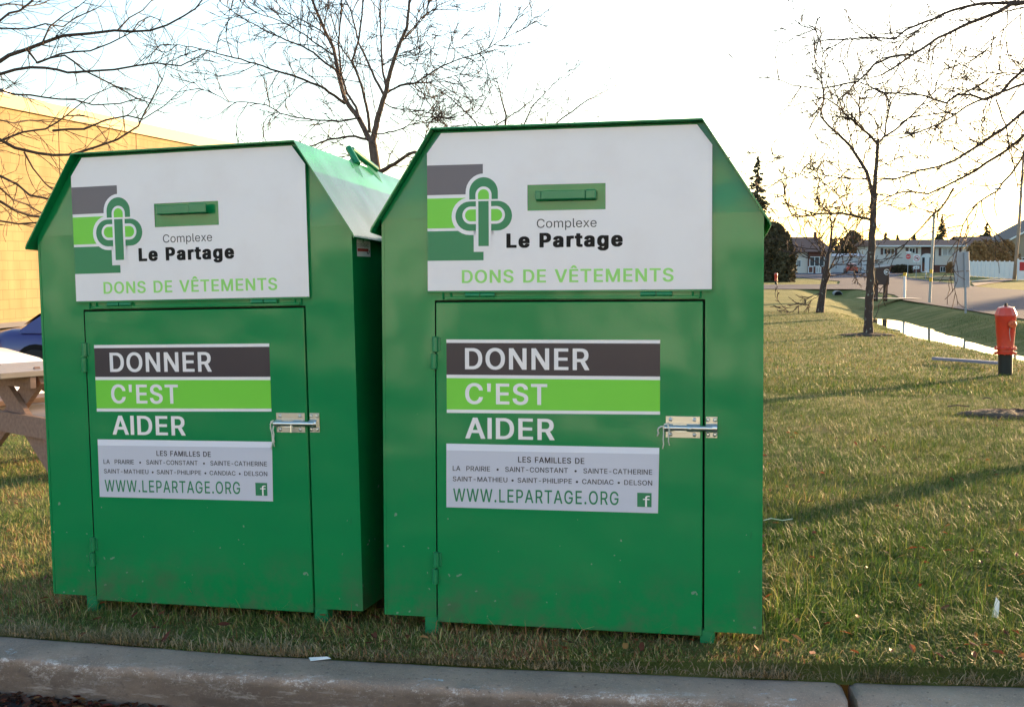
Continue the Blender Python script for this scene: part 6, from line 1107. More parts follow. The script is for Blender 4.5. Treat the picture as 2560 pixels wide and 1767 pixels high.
# second house, left
c = at_px(1984, 683.5); s = c.y/3000; root = empty('bungalow', c, 'dark roofed house with a brick bay left of the white house', 'house')
U6 = lambda x: 1860 + x*.19464; V6 = lambda y: 550 + y*.19464
fx = lambda px: (px-1984)*s; fz = lambda py: (683.5-py)*s
b = MB(); b.box(fx(1978), fx(U6(830)), .4, 10, -1, fz(628), 0); b.box(fx(U6(1030)), fx(U6(1130)), .4, 10, -1, fz(628), 0); b.box(fx(U6(825)), fx(U6(1035)), 0, 10, -1, fz(628), 1); b.build('wall', [SIDING, BRICK], root)
b = MB(); xl_, xr_ = fx(1958), fx(2084); b.add([(xl_,-.7,fz(630)),(xr_,-.7,fz(630)),(xr_,11,fz(630)),(xl_,11,fz(630)),(xl_+2,5,fz(592)),(xr_-1.2,5,fz(592))], [(0,1,5,4),(3,4,5,2),(0,4,3),(1,2,5),(0,3,2,1)]); b.build('roof', ROOFB, root)
window(root, fx(U6(845)), fx(U6(1020)), fz(V6(590)), fz(V6(480)), mull=2); window(root, fx(U6(830)), fx(U6(878)), fz(V6(675)), fz(V6(605)), mull=0, glass=BRICK); window(root, fx(U6(925)), fx(U6(980)), fz(V6(675)), fz(V6(610)), mull=1, glass=CURT)
window(root, fx(U6(690)), fx(U6(730)), fz(V6(600)), fz(V6(520)), y=.37, mull=1)
b = MB(); b.box(fx(2052), fx(2058), 4, 4.6, fz(604), fz(579)); b.build('chimney', BRICK, root)
# white garage between the two
c = at_px(2085, 682.5); s = c.y/3000; root = empty('garage', c, 'low white garage between the brick-bay house and the white house', 'garage'); fx = lambda px: (px-2085)*s; fz = lambda py: (682.5-py)*s
b = MB(); b.box(0, fx(2180), 3, 10, -1, fz(640)); b.build('wall', WHITEP, root)
b = MB(); b.add([(-.3,2.6,fz(641)),(fx(2182),2.6,fz(641)),(fx(2182),10.4,fz(641)),(-.3,10.4,fz(641)),(.5,6.5,fz(634)),(fx(2178),6.5,fz(634))], [(0,1,5,4),(3,4,5,2),(0,4,3),(1,2,5),(0,3,2,1)]); b.build('roof', mat('light_roof', (.42,.42,.46), .7), root)
b = MB(); b.box(fx(2150), fx(2168), 2.96, 3.0, 0, fz(650)); b.build('door', SIDING2, root)
# houses on the right: one with a gable at the frame edge and one whose roof shows behind the hedge
def gable_house(c, w_, d_, he, hr, label, wallm, roofm, rz=0, wins=3):
    root = empty('gabled_house', c, label, 'house')
    b = MB(); b.box(-w_/2, w_/2, 0, d_, -1.5, he); b.add([(-w_/2,0,he),(w_/2,0,he),(0,0,hr)], [(0,1,2)]); b.add([(-w_/2,d_,he),(w_/2,d_,he),(0,d_,hr)], [(2,1,0)]); b.build('wall', wallm, root)
    b = MB(); t = .18
    for sx in (-1, 1):
        q = [(0,hr+t),(sx*(w_/2+.6),he-.6*(hr-he)/(w_/2)+t),(sx*(w_/2+.6),he-.6*(hr-he)/(w_/2)),(0,hr)]
        b.prism(q if sx > 0 else q[::-1], -.5, d_+.5)
    rf = b.build('roof', roofm, root)
    b = MB()
    for sx in (-1, 1): b.add([(0,-.52,hr+t+.02),(sx*(w_/2+.6),-.52,he-.6*(hr-he)/(w_/2)+t+.02),(sx*(w_/2+.6),-.52,he-.6*(hr-he)/(w_/2)-.08),(0,-.52,hr-.08)],[(0,1,2,3)])
    b.build('bargeboard', TRIM, rf)
    for i in range(wins):
        xm = -w_/2 + w_*(i+.5)/wins; window(root, xm-.6, xm+.6, 1.0, 2.2, mull=1)
    root.rotation_euler.z = R(rz); return root
c = wp(2618, 690, 178); c.z = ZR; gable_house(c, 11.5, 8, 4.9, 8.0, 'brown gabled house at the right edge behind the white fence', mat('tan_siding', (.36,.27,.19), .8), ROOFG)
c = wp(2500, 690, 240); c.z = ZR; gable_house(c, 13, 9, 4.6, 6.4, 'house behind the reddish shrubs with only its brown roof showing', mat('tan_siding2', (.40,.30,.22), .8), ROOFB, rz=90)
# unseen row of houses added beyond the frame to shade the lawn
for k, (x, y, w_, rz, lab) in enumerate([(60,76,11,-40,'first'),(62,60,12,-45,'second'),(60,44,12,-50,'third'),(58,28,12,-60,'fourth'),(66,96,10,-30,'last')]):
    gable_house(Vector((x, y, ZR)), w_, 12, 4.3, 6.3, f'{lab} house of the unseen row added outside the right edge to shade the lawn', SIDING2, ROOFG, rz)

# ------------------------------------------------------------------ fences
def fence(A, B, h, label, m=FENCEW, pw=.16):
    A, B = Vector(A), Vector(B); d = B-A; L = d.length; root = empty('board_fence', A, label, 'fence'); root.rotation_euler.z = math.atan2(d.y, d.x)
    b = MB(); k = int(L/.17)
    for i in range(k):
        x = L*i/k; b.box(x, x+L/k-.012, -.012, .012, .03, h-.08+.012*math.sin(i*2.3))
    b.box(0, L, .012, .05, .25, .34); b.box(0, L, .012, .05, h-.4, h-.31); b.build('boards', m, root)
    for i in range(int(L/2.4)+1):
        q = MB(); q.bbox(i*2.4-.06, i*2.4+.06, -.07, .05, -.3, h+.03, .01); q.build('fence_post', m, root)
fence(at_px(2424, 690.5), at_px(2536, 698.5), 1.82, 'long white board fence at right behind the road verge')
fence(at_px(2544, 700.5), at_px(2600, 702.5), 2.0, 'short taller white fence panel right of the lamp pole')
b = MB(); c = wp(2554, 666, 111); b.bbox(c.x-.2, c.x+.25, c.y-.1, c.y, c.z-.4, c.z+.4, .02); tag(b.build('fence_sign', SIGNR), 'small red sign on the short white fence', 'sign')

# ------------------------------------------------------------------ verges and driveways beyond the road
DRV = asphalt('driveway_asphalt', (.13,.10,.105), (.10,.085,.09))
sheet('driveway', [tuple(at_px(px, py)[:2]) for px, py in ((2429,709),(2500,699),(2531,697),(2531,702),(2470,711),(2436,717))], ZR+.05, DRV)
sheet('path', [tuple(at_px(px, py)[:2]) for px, py in ((2428,705),(2500,697.5),(2499,699),(2429,707.5))], ZR+.09, CONC)
sheet('verge', [tuple(at_px(px, py)[:2]) for px, py in ((2302,693),(2385,690.5),(2387,701),(2345,700))], ZR+.05, mat('dark_verge', (.05,.065,.02), .95, noise=(3, .7, (.03,.042,.015))))
# culvert pipe
c = wp(2077, 741, 79.3); b = MB(); n_ = 18; M_ = Matrix.Rotation(R(90), 4, 'X')
b.lathe([(.30,0),(.30,.5)], (c.x, 78.0, HC-2.27), n_, 0, M_); root = b.build('culvert_pipe', mat('corrugated_steel', (.30,.29,.28), .6, metal=.4), None, True, 40)
b.v, b.f, b.m = [], [], []; b.lathe([(.25,0),(.25,.01)], (c.x, 77.49, HC-2.27), n_, 0, M_); o = b.build('pipe_mouth', mat('pipe_dark', (.004,.004,.004), 1), root)
tag(root, 'end of a round culvert pipe under the driveway, at the head of the ditch', 'pipe')

# ------------------------------------------------------------------ evergreens, shrubs, far trees
FOL = mat('dark_cedar', (.075,.065,.028), .85, noise=(1.2, .7, (.10,.065,.028)))
FOL2 = mat('spruce_green', (.060,.065,.030), .85, noise=(1.0, .6, (.10,.075,.035)))
FOL3 = mat('russet_shrub', (.30,.16,.06), .9, noise=(.8, .7, (.36,.20,.08)))
def leaf_tris(P, size, r):
    n = len(P); d1 = r.normal(size=(n,3)); d1 /= np.linalg.norm(d1, axis=1)[:,None]; d2 = np.cross(d1, r.normal(size=(n,3))); d2 /= np.linalg.norm(d2, axis=1)[:,None]
    s_ = size*(.5+r.random(n))[:,None]; return np.stack([P-d1*s_*.6-d2*s_*.3, P+d1*s_, P-d1*s_*.6+d2*s_*.5], 1)
def soup(name, T_, m, parent):
    V_ = T_.reshape(-1, 3); return np_mesh(name, V_, np.arange(len(V_)).reshape(-1, 3), m, False, 3, parent)
def shrub(name, base, rx, ry, h, n, size, m, seed, label, cat, group=None, lump=.25, taper=.35):
    r = np.random.default_rng(seed); root = empty(name, base, label, cat, group)
    t = r.random(n); a = r.random(n)*2*np.pi; prof = np.sqrt(np.clip(1-((t-.38)/(.64))**2, 0, 1)); prof = prof*(1-taper*t)
    l = 1 + lump*(np.sin(a*3+t*7+seed)+np.sin(a*5-t*11+seed*2)+.7*np.sin(a*9+t*19))/2.2
    q = np.sqrt(.35+.65*r.random(n))
    P = np.stack([rx*prof*l*q*np.cos(a), ry*prof*l*q*np.sin(a), t*h*(1+.05*np.sin(a*4+seed))], -1)
    soup('foliage', leaf_tris(P, size, r), m, root)
    b = MB(); b.tube([(0,0,-.3),(0,0,h*.6)], [.06+rx*.04, .03], 6); b.build('trunk', BARK, root); return root
def conifer(base, h, rb, n, size, seed, label, group=None, m=FOL2):
    r = np.random.default_rng(seed); root = empty('spruce_tree', base, label, 'tree', group)
    nb = int(h*9); T_ = []
    for i in range(nb):
        t = (i+r.random())/nb; z = h*(.10+.90*t); L_ = rb*(1-t)**.85*(.65+.55*r.random())+.05; a = r.random()*6.283
        k = max(4, int(n/nb*(1-t*.6))); s_ = r.random(k)**.7; 
        P = np.stack([np.cos(a)*L_*s_, np.sin(a)*L_*s_, z - s_*L_*.28 + .10*L_*s_**2], -1) + r.normal(size=(k,3))*np.array([.10,.10,.05])*L_*s_[:,None]
        T_.append(leaf_tris(P, size*(.6+.6*(1-t)), r))
    soup('foliage', np.concatenate(T_), m, root)
    b = MB(); b.tube([(0,0,-.3),(0,0,h*.5),(0,0,h*1.0)], [.02*h,.012*h,.01], 6); b.build('trunk', BARK, root); return root
def gb(px, dist): p_ = wp(px, 700, dist); return Vector((p_.x, dist, ZR))
shrub('cedar_hedge', gb(1934, 108), 1.75, 2.2, 5.0, 9000, .20, FOL, 3, 'tall dark cedar mass at the right edge of the near bin', 'shrub', taper=.30)
shrub('cedar_hedge', gb(1962, 106), 1.0, 1.4, 4.2, 4500, .18, FOL, 5, 'lower rounded dark cedar to the right of the tall one', 'shrub', taper=.25)
conifer(gb(1890, 150), 14.6, 3.0, 6500, .34, 4, 'tall pointed spruce just right of the near bin roof')
conifer(gb(2352, 240), 10.6, 2.6, 6500, .36, 5, 'spruce rising behind the roof of the white house')
conifer(gb(2462, 250), 9.4, 3.4, 6500, .36, 6, 'broad spruce at right behind the brown roofs')
shrub('round_shrub', gb(2130, 200), 2.6, 2.5, 6.4, 5000, .34, FOL, 8, 'dark rounded evergreen behind the low white garage', 'shrub')
# bushes in front of the white house
c = at_px(2249, 683); s = c.y/3000; shrub('spreading_yew', c+Vector((0,-1.0,0)), 27*s, 1.4, 20*s, 3500, .16, mat('dark_yew', (.05,.036,.014), .9), 9, 'wide low dark yew in front of the white house', 'shrub', lump=.12, taper=.0)
c = at_px(2373, 682); shrub('round_shrub', c+Vector((0,-.8,0)), 13*s, 1.0, 26*s, 2600, .14, FOL3, 10, 'small round russet bush right of the white house door', 'shrub', lump=.10, taper=0)
for k, (px, dist, rx, h, sd) in enumerate(((2440,165,2.4,4.3,11),(2466,170,2.6,4.6,12),(2492,168,2.4,4.2,13),(2514,172,2.4,4.6,14))):
    shrub('deciduous_shrub', gb(px, dist), rx, 2.0, h, 3200, .22, FOL3, sd, ['leftmost russet shrub behind the long white fence','second russet shrub from the left behind the long white fence','third russet shrub from the left behind the long white fence','rightmost russet shrub behind the long white fence'][k], 'shrub', 'russet shrubs behind the white fence')
# row of distant evergreens and bare trees closing the horizon
protoc = []
for k in range(4):
    protoc.append(conifer(Vector((0,0,-50)), 7.5, 2.5, 1800, .48, 30+k, 'x', 'distant evergreens on the horizon', FOL))
def copy_tree(o, loc, sc_, rz, label):
    c_ = o.copy(); COL.objects.link(c_); c_.location = loc; c_.scale = (sc_,)*3; c_.rotation_euler.z = rz; c_['label'] = label
    for ch in o.children:
        k_ = ch.copy(); COL.objects.link(k_); k_.parent = c_
    return c_
rr_ = random.Random(77)
FAR_LAB = 'small dark evergreen in the distant row behind the houses'
spots = [(px + rr_.uniform(-3,3), rr_.uniform(255, 330), rr_.uniform(.55, 1.0)) for px in range(1978, 2350, 11)] + [(px, rr_.uniform(255,330), rr_.uniform(.6,.95)) for px in range(2360, 2900, 22)] + [(px + rr_.uniform(-12,12), rr_.uniform(190,300), rr_.uniform(.8,1.2)) for px in range(1180, 1900, 26)]
for i, (px, dist, k_) in enumerate(spots):
    loc = gb(px, dist)
    if i < 4:
        o_ = protoc[i]; o_.location = loc; o_.scale = (k_*1.05,)*3; o_['label'] = FAR_LAB
    else: copy_tree(protoc[i % 4], loc, k_*1.05, rr_.uniform(0, 6), FAR_LAB)
# bare trees of the far row
def far_bare(seed, h):
    rg_ = random.Random(seed); root = empty('bare_tree', Vector((0,0,-60)), 'x', 'tree', 'distant bare trees behind the houses'); t_ = MB(); c_ = MB()
    t_.tube([(0,0,-.3),(.05,0,h*.25),(0,.1,h*.5),(.1,0,h*.8)], [.16,.13,.10,.05], 6)
    for i in range(26):
        z = h*(.22+.6*i/26); a = rg_.uniform(0, 6.28)
        grow(c_, Vector((0,0,z)), Vector((math.cos(a)*.7, math.sin(a)*.7, .8)).normalized(), h*rg_.uniform(.25,.45)*(1.1-.5*i/26), .045, 2, rg_)
    t_.build('trunk', BARK, root, True); c_.build('crown', TWIG, root, True); return root
protob = [far_bare(50+k, 8.5) for k in range(3)]
for i, px in enumerate((1995, 2030, 2072, 2150, 2185, 2235, 2262, 2300, 2325, 2385, 2405, 2428, 2445, 2490, 2510, 2530)):
    dist = rr_.uniform(215, 300); k_ = rr_.uniform(.65, 1.1)
    if i < 3: o_ = protob[i]; o_.location = gb(px, dist); o_.scale = (k_,)*3; o_['label'] = 'bare twiggy tree in the distance behind the houses'
    else: copy_tree(protob[i % 3], gb(px, dist), k_, rr_.uniform(0, 6), 'bare twiggy tree in the distance behind the houses')

# ------------------------------------------------------------------ warehouse at left
WD = 38.0
wx0 = wp(0, 650, WD).x; wdir = Vector((math.sin(R(12.3)), math.cos(R(12.3)), 0)); wn = Vector((wdir.y, -wdir.x, 0))
A = Vector((wx0, WD, 0)) - wdir*30; ztop = HC + (650-237)/3000*WD; L_ = 56
Mw = Matrix((wdir, -wn, Vector((0,0,1)))).transposed().to_4x4(); Mw.translation = Vector((A.x, A.y, 0))
def block_material():
    m = D.materials.new('tan_block'); m.use_nodes = True; nt = m.node_tree; N = nt.nodes; L2_ = nt.links; b_ = N['Principled BSDF']
    tc = N.new('ShaderNodeTexCoord'); sp = N.new('ShaderNodeSeparateXYZ'); cb = N.new('ShaderNodeCombineXYZ'); L2_.new(tc.outputs['Object'], sp.inputs[0]); L2_.new(sp.outputs['X'], cb.inputs['X']); L2_.new(sp.outputs['Z'], cb.inputs['Y'])
    br = N.new('ShaderNodeTexBrick'); br.inputs['Scale'].default_value = 1; br.inputs['Brick Width'].default_value = .62; br.inputs['Row Height'].default_value = .31; br.inputs['Mortar Size'].default_value = .014; br.inputs['Mortar Smooth'].default_value = .3
    br.inputs['Color1'].default_value = (.30,.225,.10,1); br.inputs['Color2'].default_value = (.27,.20,.09,1); br.inputs['Mortar'].default_value = (.225,.165,.075,1); L2_.new(cb.outputs[0], br.inputs['Vector'])
    n_ = N.new('ShaderNodeTexNoise'); n_.inputs['Scale'].default_value = .8; n_.inputs['Detail'].default_value = 8; mp = N.new('ShaderNodeMapping'); mp.inputs['Scale'].default_value = (1.6,1,.35); L2_.new(tc.outputs['Object'], mp.inputs['Vector']); L2_.new(mp.outputs['Vector'], n_.inputs['Vector'])
    cr = N.new('ShaderNodeValToRGB'); cr.color_ramp.elements[0].position = .35; cr.color_ramp.elements[0].color = (.72,.68,.62,1); cr.color_ramp.elements[1].position = .7; cr.color_ramp.elements[1].color = (1,1,1,1); L2_.new(n_.outputs['Fac'], cr.inputs['Fac'])
    mx = N.new('ShaderNodeMix'); mx.data_type = 'RGBA'; mx.blend_type = 'MULTIPLY'; mx.inputs['Factor'].default_value = 1; L2_.new(br.outputs['Color'], mx.inputs['A']); L2_.new(cr.outputs['Color'], mx.inputs['B']); L2_.new(mx.outputs['Result'], b_.inputs['Base Color'])
    b_.inputs['Roughness'].default_value = .9; bp = N.new('ShaderNodeBump'); bp.inputs['Distance'].default_value = .01; bp.inputs['Strength'].default_value = .6; L2_.new(br.outputs['Fac'], bp.inputs['Height']); bp.invert = True; L2_.new(bp.outputs['Normal'], b_.inputs['Normal']); return m
root = empty('warehouse', Mw, 'long flat-roofed warehouse of tan blocks glowing yellow in the low sun', 'building')
BLK = block_material()
b = MB(); b.box(0, L_, 0, 30, -4, ztop-.45); b.build('wall', BLK, root)
for xx in (5, 12.0, 20.5, 29.2, 33.4, 38.5, 45, 51):
    q = MB(); q.box(xx, xx+.80, -.015, -.001, -4, ztop-.46); q.build('pilaster', BLK, root)
b = MB(); b.box(-.1, L_+.1, -.14, 30.1, ztop-.44, ztop-.30); b.box(-.05, L_+.05, -.10, 30.05, ztop-.30, ztop); b.build('parapet', mat('parapet_trim', (.36,.28,.15), .7), root)
c = wp(72, 242, WD); 
b = MB(); b.bbox(31.1, 31.6, .5, 1.2, ztop, ztop+.28, .03); b.build('roof_vent', METAL, root)
sheet('warehouse_walk', [tuple((A + wdir*t - wn*(-q))[:2]) for t, q in ((0,0.02),(0,1.8),(L_,1.8),(L_,.02))], gz(wx0+1, WD)+.12, CONC)

# ------------------------------------------------------------------ cars
def car(base, rz, label, paint, L=4.4, prof=None, rear_light=True, name='parked_car'):
    """x = forward; body lofted from side stations so flanks and ends round off"""
    root = empty(name, base, label, 'car'); W2 = .84
    # stations: x, bottom z, belt z, half width at belt
    low = [(-2.2,.42,.62,.60),(-2.17,.32,.80,.70),(-2.08,.24,.93,.78),(-1.8,.20,.985,.82),(-1.2,.19,.97,.84),(-.4,.19,.945,.845),(.5,.19,.925,.845),(1.1,.19,.90,.84),(1.6,.20,.83,.81),(1.95,.23,.74,.76),(2.12,.30,.66,.68),(2.2,.40,.56,.56)]
    k = L/4.4; n = 12; vs = []; fs = []
    for (x, zb_, zt2, hw) in low:
        for j in range(n+1):
            t = j/n; a = math.pi*t; c_, s_ = math.cos(a), math.sin(a)
            yy = hw*math.copysign(abs(c_)**.35, c_); zz2 = zb_+(zt2-zb_)*(abs(s_)**.45)
            if t in (0, 1): zz2 = zb_
            vs.append((x*k, yy, zz2))
    for i in range(len(low)-1):
        for j in range(n): fs.append((i*(n+1)+j, (i+1)*(n+1)+j, (i+1)*(n+1)+j+1, i*(n+1)+j+1))
    fs += [tuple(range(n, -1, -1)), tuple((len(low)-1)*(n+1)+j for j in range(n+1))]
    b = MB(); b.add(vs, fs); body = b.build('body', paint, root, True, 45)
    cab = [(-1.62,.96,.70),(-1.25,1.22,.62),(-.95,1.36,.585),(-.2,1.41,.58),(.35,1.36,.59),(.75,1.16,.64),(1.12,.90,.70)]
    vs = []; 
    for x, zt2, hw in cab: vs += [(x*k,-.74,.90),(x*k,-hw,zt2),(x*k,-hw+.10,zt2+.03),(x*k,hw-.10,zt2+.03),(x*k,hw,zt2),(x*k,.74,.90)]
    fs = [(i*6+j, (i+1)*6+j, (i+1)*6+j+1, i*6+j+1) for i in range(len(cab)-1) for j in range(5)]; b = MB(); b.add(vs, fs); b.build('roof', paint, root, True, 40)
    b = MB()
    for sy in (-1, 1):
        b.add([(-1.15*k,sy*.722,.99),(.72*k,sy*.722,.99),(.30*k,sy*.618,1.30),(-.85*k,sy*.618,1.30)], [(0,1,2,3)])
    b.add([(.80*k,-.60,1.14),(.80*k,.60,1.14),(.42*k,.54,1.375),(.42*k,-.54,1.375)],[(0,1,2,3)]); b.add([(-1.30*k,-.56,1.22),(-1.30*k,.56,1.22),(-1.56*k,.62,1.03),(-1.56*k,-.62,1.03)],[(0,1,2,3)])
    b.v = [(v[0]+(.02 if v[0] > .78*k or v[0] < -1.28*k else 0)*(1 if v[0] > 0 else -1), v[1], v[2]+.02 if abs(v[1]) < .7 and (v[0] > .4*k or v[0] < -1.2*k) else v[2]) for v in b.v]
    b.build('window', GLASS, root)
    ARC = mat('wheel_arch', (.006,.006,.006), .95)
    for sx in (-1.32, 1.36):
        for sy in (-1, 1):
            q = MB(); M_ = Matrix.Rotation(R(90), 4, 'X')
            a_ = MB(); a_.lathe([(.375,-.01),(.375,.012)], (sx*k, sy*.842, .34), 24, 0, M_); a_.build('wheel_arch', ARC, body)
            q.lathe([(.19,-.09),(.30,-.10),(.31,-.07),(.31,.07),(.30,.10),(.19,.09)], (sx*k, sy*.79, .31), 24, 0, M_); wh = q.build('wheel', RUBBER, root, True, 40)
            h_ = MB(); h_.lathe([(.20,0),(.205,.01),(.19,.012)], (sx*k, sy*.895, .31), 24, 0, M_ if sy < 0 else Matrix.Rotation(R(-90), 4, 'X'))
            for m2 in range(5):
                a2 = 2*math.pi*m2/5+.3
                h_.add([(sx*k+.03*math.cos(a2+1.4), sy*.925, .31+.03*math.sin(a2+1.4)), (sx*k+.03*math.cos(a2-1.4), sy*.925, .31+.03*math.sin(a2-1.4)), (sx*k+.19*math.cos(a2-.28), sy*.91, .31+.19*math.sin(a2-.28)), (sx*k+.19*math.cos(a2+.28), sy*.91, .31+.19*math.sin(a2+.28))], [(0,1,2,3)], 1)
            h_.build('rim', [mat('rim_dark', (.03,.03,.035), .5), mat('rim_alloy', (.58,.68,.75), .35, metal=.5)], wh)
    for sy in (-1, 1):
        q = MB(); q.bbox(-2.2*k, -1.98*k, sy*.80-.05 if sy > 0 else -.80, sy*.80 if sy > 0 else -.75, .66, .84, .02); q.bbox(-2.19*k,-2.06*k, min(sy*.42,sy*.78), max(sy*.42,sy*.78), .66, .84, .02); q.build('tail_light', mat('tail_light_red', (.55,.05,.02), .25), root)
        q = MB(); q.bbox(1.98*k, 2.10*k, min(sy*.38,sy*.62), max(sy*.38,sy*.62), .50, .62, .02); q.build('headlight', GLASS, root)
    b = MB(); b.bbox(-2.28*k,-2.08*k,-.74,.74,.36,.58,.06); b.build('bumper', paint, root); b = MB(); b.bbox(2.05*k,2.25*k,-.70,.70,.30,.50,.06); b.build('bumper', paint, root)
    root.rotation_euler.z = R(rz); return root
BLUE = mat('blue_car_paint', (.045,.05,.19), .3, coat=.5, spec=.5)
WHITEC = mat('white_car_paint', (.78,.78,.80), .25, coat=.5)
REDC = mat('red_car_paint', (.35,.05,.025), .35, coat=.3)
bx = wp(12, 900, 22.0); xx = bx.x + 2.2; car(Vector((xx, 22.0, HC-2.19)), 4, 'dark blue sedan parked by the yellow wall, its tail sticking out left of the bins', BLUE)
wxx = wp(96, 900, 13.4); car(Vector((wxx.x-2.2, 13.5, gz(-6.5,13.5)-.10)), -4, 'white car right behind the picnic table, its hood sloping down to the right', WHITEC)
c = at_px(2127, 683); car(c, 80, 'red pickup-like vehicle parked in front of the low white garage', REDC)

# ------------------------------------------------------------------ picnic table
WOODT = mat('worn_tabletop', (.42,.33,.28), .30, spec=.8, scale=(1,12,12), noise=(3, .7, (.32,.24,.20)), bump=(8, .3, .002))
WOOD = mat('weathered_wood', (.30,.19,.15), .85, scale=(1,12,12), noise=(3, .8, (.20,.12,.095)), bump=(8, .4, .004))
c = wp(42, 1180, 8.35) + Vector((math.cos(R(50)), math.sin(R(50)), 0))*.62; c.z = gz(c.x, c.y)
root = empty('picnic_table', c, 'weathered wooden picnic table at the left edge beside the left bin', 'picnic table')
for i in range(5):
    q = MB(); y0_ = -.36+i*.145; q.bbox(-.9, .95, y0_, y0_+.135, .705, .745, .004); q.build('table_plank', WOODT, root)
for sy in (-1, 1):
    for i in range(2):
        q = MB(); y0_ = sy*.68-.13+i*.135; q.bbox(-.9 if sy > 0 else -.2, .95, y0_, y0_+.125, .41, .45, .004); q.build('bench_plank', WOOD, root)
def beam(p0, p1, w_, t_, nm):
    p0, p1 = Vector(p0), Vector(p1); d = (p1-p0).normalized(); s_ = Vector((1,0,0)); u = d.cross(s_).normalized(); q = MB()
    q.add([p0-u*w_/2-s_*t_/2, p0+u*w_/2-s_*t_/2, p0+u*w_/2+s_*t_/2, p0-u*w_/2+s_*t_/2, p1-u*w_/2-s_*t_/2, p1+u*w_/2-s_*t_/2, p1+u*w_/2+s_*t_/2, p1-u*w_/2+s_*t_/2], [(0,3,2,1),(4,5,6,7),(0,1,5,4),(1,2,6,5),(2,3,7,6),(3,0,4,7)]); return q.build(nm, WOOD, root)
for xx in (-.62, .67):
    beam((xx,-.68,-.02),(xx,.28,.705),.14,.04,'leg'); beam((xx+.045,.68,-.02),(xx+.045,-.28,.705),.14,.04,'leg')
    beam((xx-.045,-.80,.365),(xx-.045,.80,.365),.14,.04,'cross_beam'); beam((xx-.045,-.35,.665),(xx-.045,.35,.665),.08,.04,'top_brace')
beam((-.1,0,.38),(-.55,0,.68),.09,.04,'diagonal_brace')
root.rotation_euler.z = R(50)

# ------------------------------------------------------------------ small things on the ground
PAPER = mat('white_paper', (.80,.82,.84), .8)
k0 = plane_pt(801, 1648, ZK+.006); b = MB()
tri_ = [(-.038,.012,.004),(-.028,-.014,.002),(.034,-.004,.006),(.020,.003,.010)]; b.add([(k0[0]+x, k0[1]+y, ZK+.005+z) for x, y, z in tri_] + [(k0[0]+x, k0[1]+y, ZK+.0045+z) for x, y, z in tri_], [(0,1,2,3),(7,6,5,4)])
tag(b.build('paper_scrap', PAPER), 'white torn paper scrap lying on the kerb below the bins', 'litter')
g = gpt(2488, 1552); b = MB(); g.z += .045; b.add([(g.x-.012,g.y,g.z-.03),(g.x+.010,g.y,g.z-.035),(g.x+.016,g.y+.008,g.z+.02),(g.x+.004,g.y+.01,g.z+.035)], [(0,1,2,3)]); tag(b.build('plastic_scrap', PAPER), 'small white scrap caught in the grass at lower right', 'litter')
g = gpt(1940, 1326); b = MB(); b.tube([(g.x-.06,g.y,g.z+.05),(g.x-.02,g.y+.02,g.z+.055),(g.x+.03,g.y,g.z+.05),(g.x+.08,g.y+.01,g.z+.055)], .0022, 5); tag(b.build('string_scrap', STRING), 'thin pale string lying in the grass right of the near bin', 'litter')
# plank by the hydrant
a_ = gpt(2335, 905); c_ = gpt(2497, 917); b = MB(); d = (c_-a_); d.z = 0; Ld = d.length; root_ = b
b.bbox(0, Ld, -.06, .06, -.01, .035, .004); o = b.build('plank', mat('blue_grey_board', (.20,.22,.30), .7)); o.location = a_+Vector((0,0,.05)); o.rotation_euler = (0, -math.atan2(c_.z-a_.z, Ld), math.atan2(d.y, d.x)); tag(o, 'long blue-grey plank lying in the grass left of the near hydrant', 'plank')
g = gpt(2545, 1040); mound('soil_patch', g, .62, .50, .05, 'bare dark soil patch in the lawn at right', seed=9)
for k, (px, py, L_) in enumerate(((2395,1028,.22),(2468,1008,.10))):
    g = gpt(px, py); b = MB(); b.tube([(g.x-L_/2,g.y,g.z+.05),(g.x,g.y+.03,g.z+.06),(g.x+L_/2,g.y-.01,g.z+.05)], .006, 5); tag(b.build('fallen_twig', BARK), ['longer fallen twig near the soil patch','short fallen twig just above the longer one'][k], 'twig', 'twigs on the lawn')

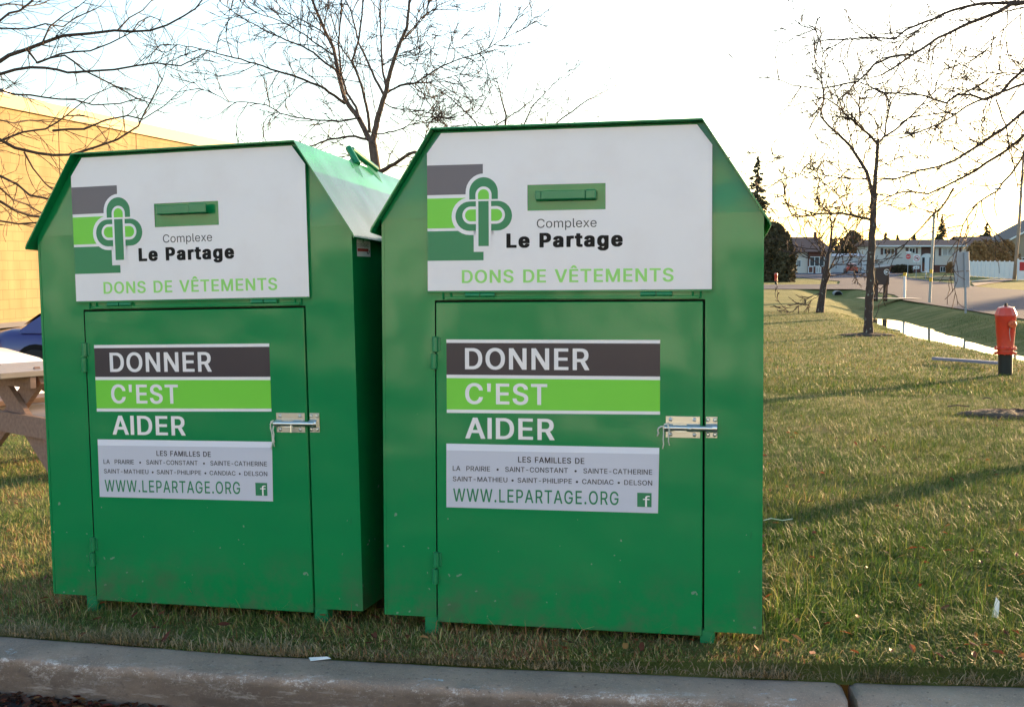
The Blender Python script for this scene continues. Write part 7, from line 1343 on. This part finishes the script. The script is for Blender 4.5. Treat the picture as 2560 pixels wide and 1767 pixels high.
# ------------------------------------------------------------------ unseen store added behind the viewer: bounces sun onto shaded fronts, mirrors in paint
root = empty('added_bounce_store', Vector((0,-22,HC-1.36)), 'unseen pale store front added behind the viewer to bounce low sun onto the bins', 'building')
b = MB(); b.box(-46, 52, -22, 0, -.5, 6.3); b.build('wall', mat('cool_bounce_wall', (.66,.76,.84), .85, noise=(.6, .5, (.58,.68,.75))), root)  # wall colour tinted cool to temper the warm bounce
b = MB(); b.box(-46.3, 52.3, -22.3, .35, 6.31, 6.7); b.build('cornice', mat('cornice_trim', (.45,.40,.36), .7), root)
for x0 in range(-42, 48, 9):
    b = MB(); b.box(x0, x0+5.5, .01, .08, .3, 2.9); w_ = b.build('window', GLASS, root); b = MB(); b.box(x0-.1, x0+5.6, .09, .9, 3.1, 3.25); b.build('awning', SHUT, root)

# ------------------------------------------------------------------ camera, light, sky
cam = D.cameras.new('camera'); cam.sensor_width = 36; cam.lens = F/2560*36; cam.clip_end = 6000; cam.clip_start = .05
co = D.objects.new('camera', cam); COL.objects.link(co); co.location = (0, 0, HC); co.rotation_euler = (R(90) - PITCH, 0, 0)
scene.camera = co
SUN_AZ, SUN_EL = 44, 5.0
w = D.worlds.new('World'); scene.world = w; w.use_nodes = True; nt = w.node_tree
sky = nt.nodes.new('ShaderNodeTexSky'); sky.sky_type = 'NISHITA'; sky.sun_disc = False
sky.sun_elevation = R(SUN_EL); sky.sun_rotation = R(SUN_AZ); sky.altitude = 50; sky.air_density = .85; sky.dust_density = 1.3; sky.ozone_density = 1.4
nt.links.new(sky.outputs[0], nt.nodes['Background'].inputs['Color']); nt.nodes['Background'].inputs['Strength'].default_value = .118
sun = D.lights.new('sun', 'SUN'); sun.energy = 3.7; sun.angle = R(.5); sun.color = (1, .66, .34)
so = D.objects.new('sun', sun); COL.objects.link(so)
S = Vector((math.sin(R(SUN_AZ))*math.cos(R(SUN_EL)), math.cos(R(SUN_AZ))*math.cos(R(SUN_EL)), math.sin(R(SUN_EL))))
so.rotation_euler = S.to_track_quat('Z', 'Y').to_euler()
so.location = (20, 20, 12)
vs = scene.view_settings; vs.view_transform = 'Standard'; vs.look = 'None'; vs.exposure = 2.56; vs.gamma = 1
scene.cycles.max_bounces = 6; scene.cycles.sample_clamp_indirect = 8
scene.cycles.use_denoising = True
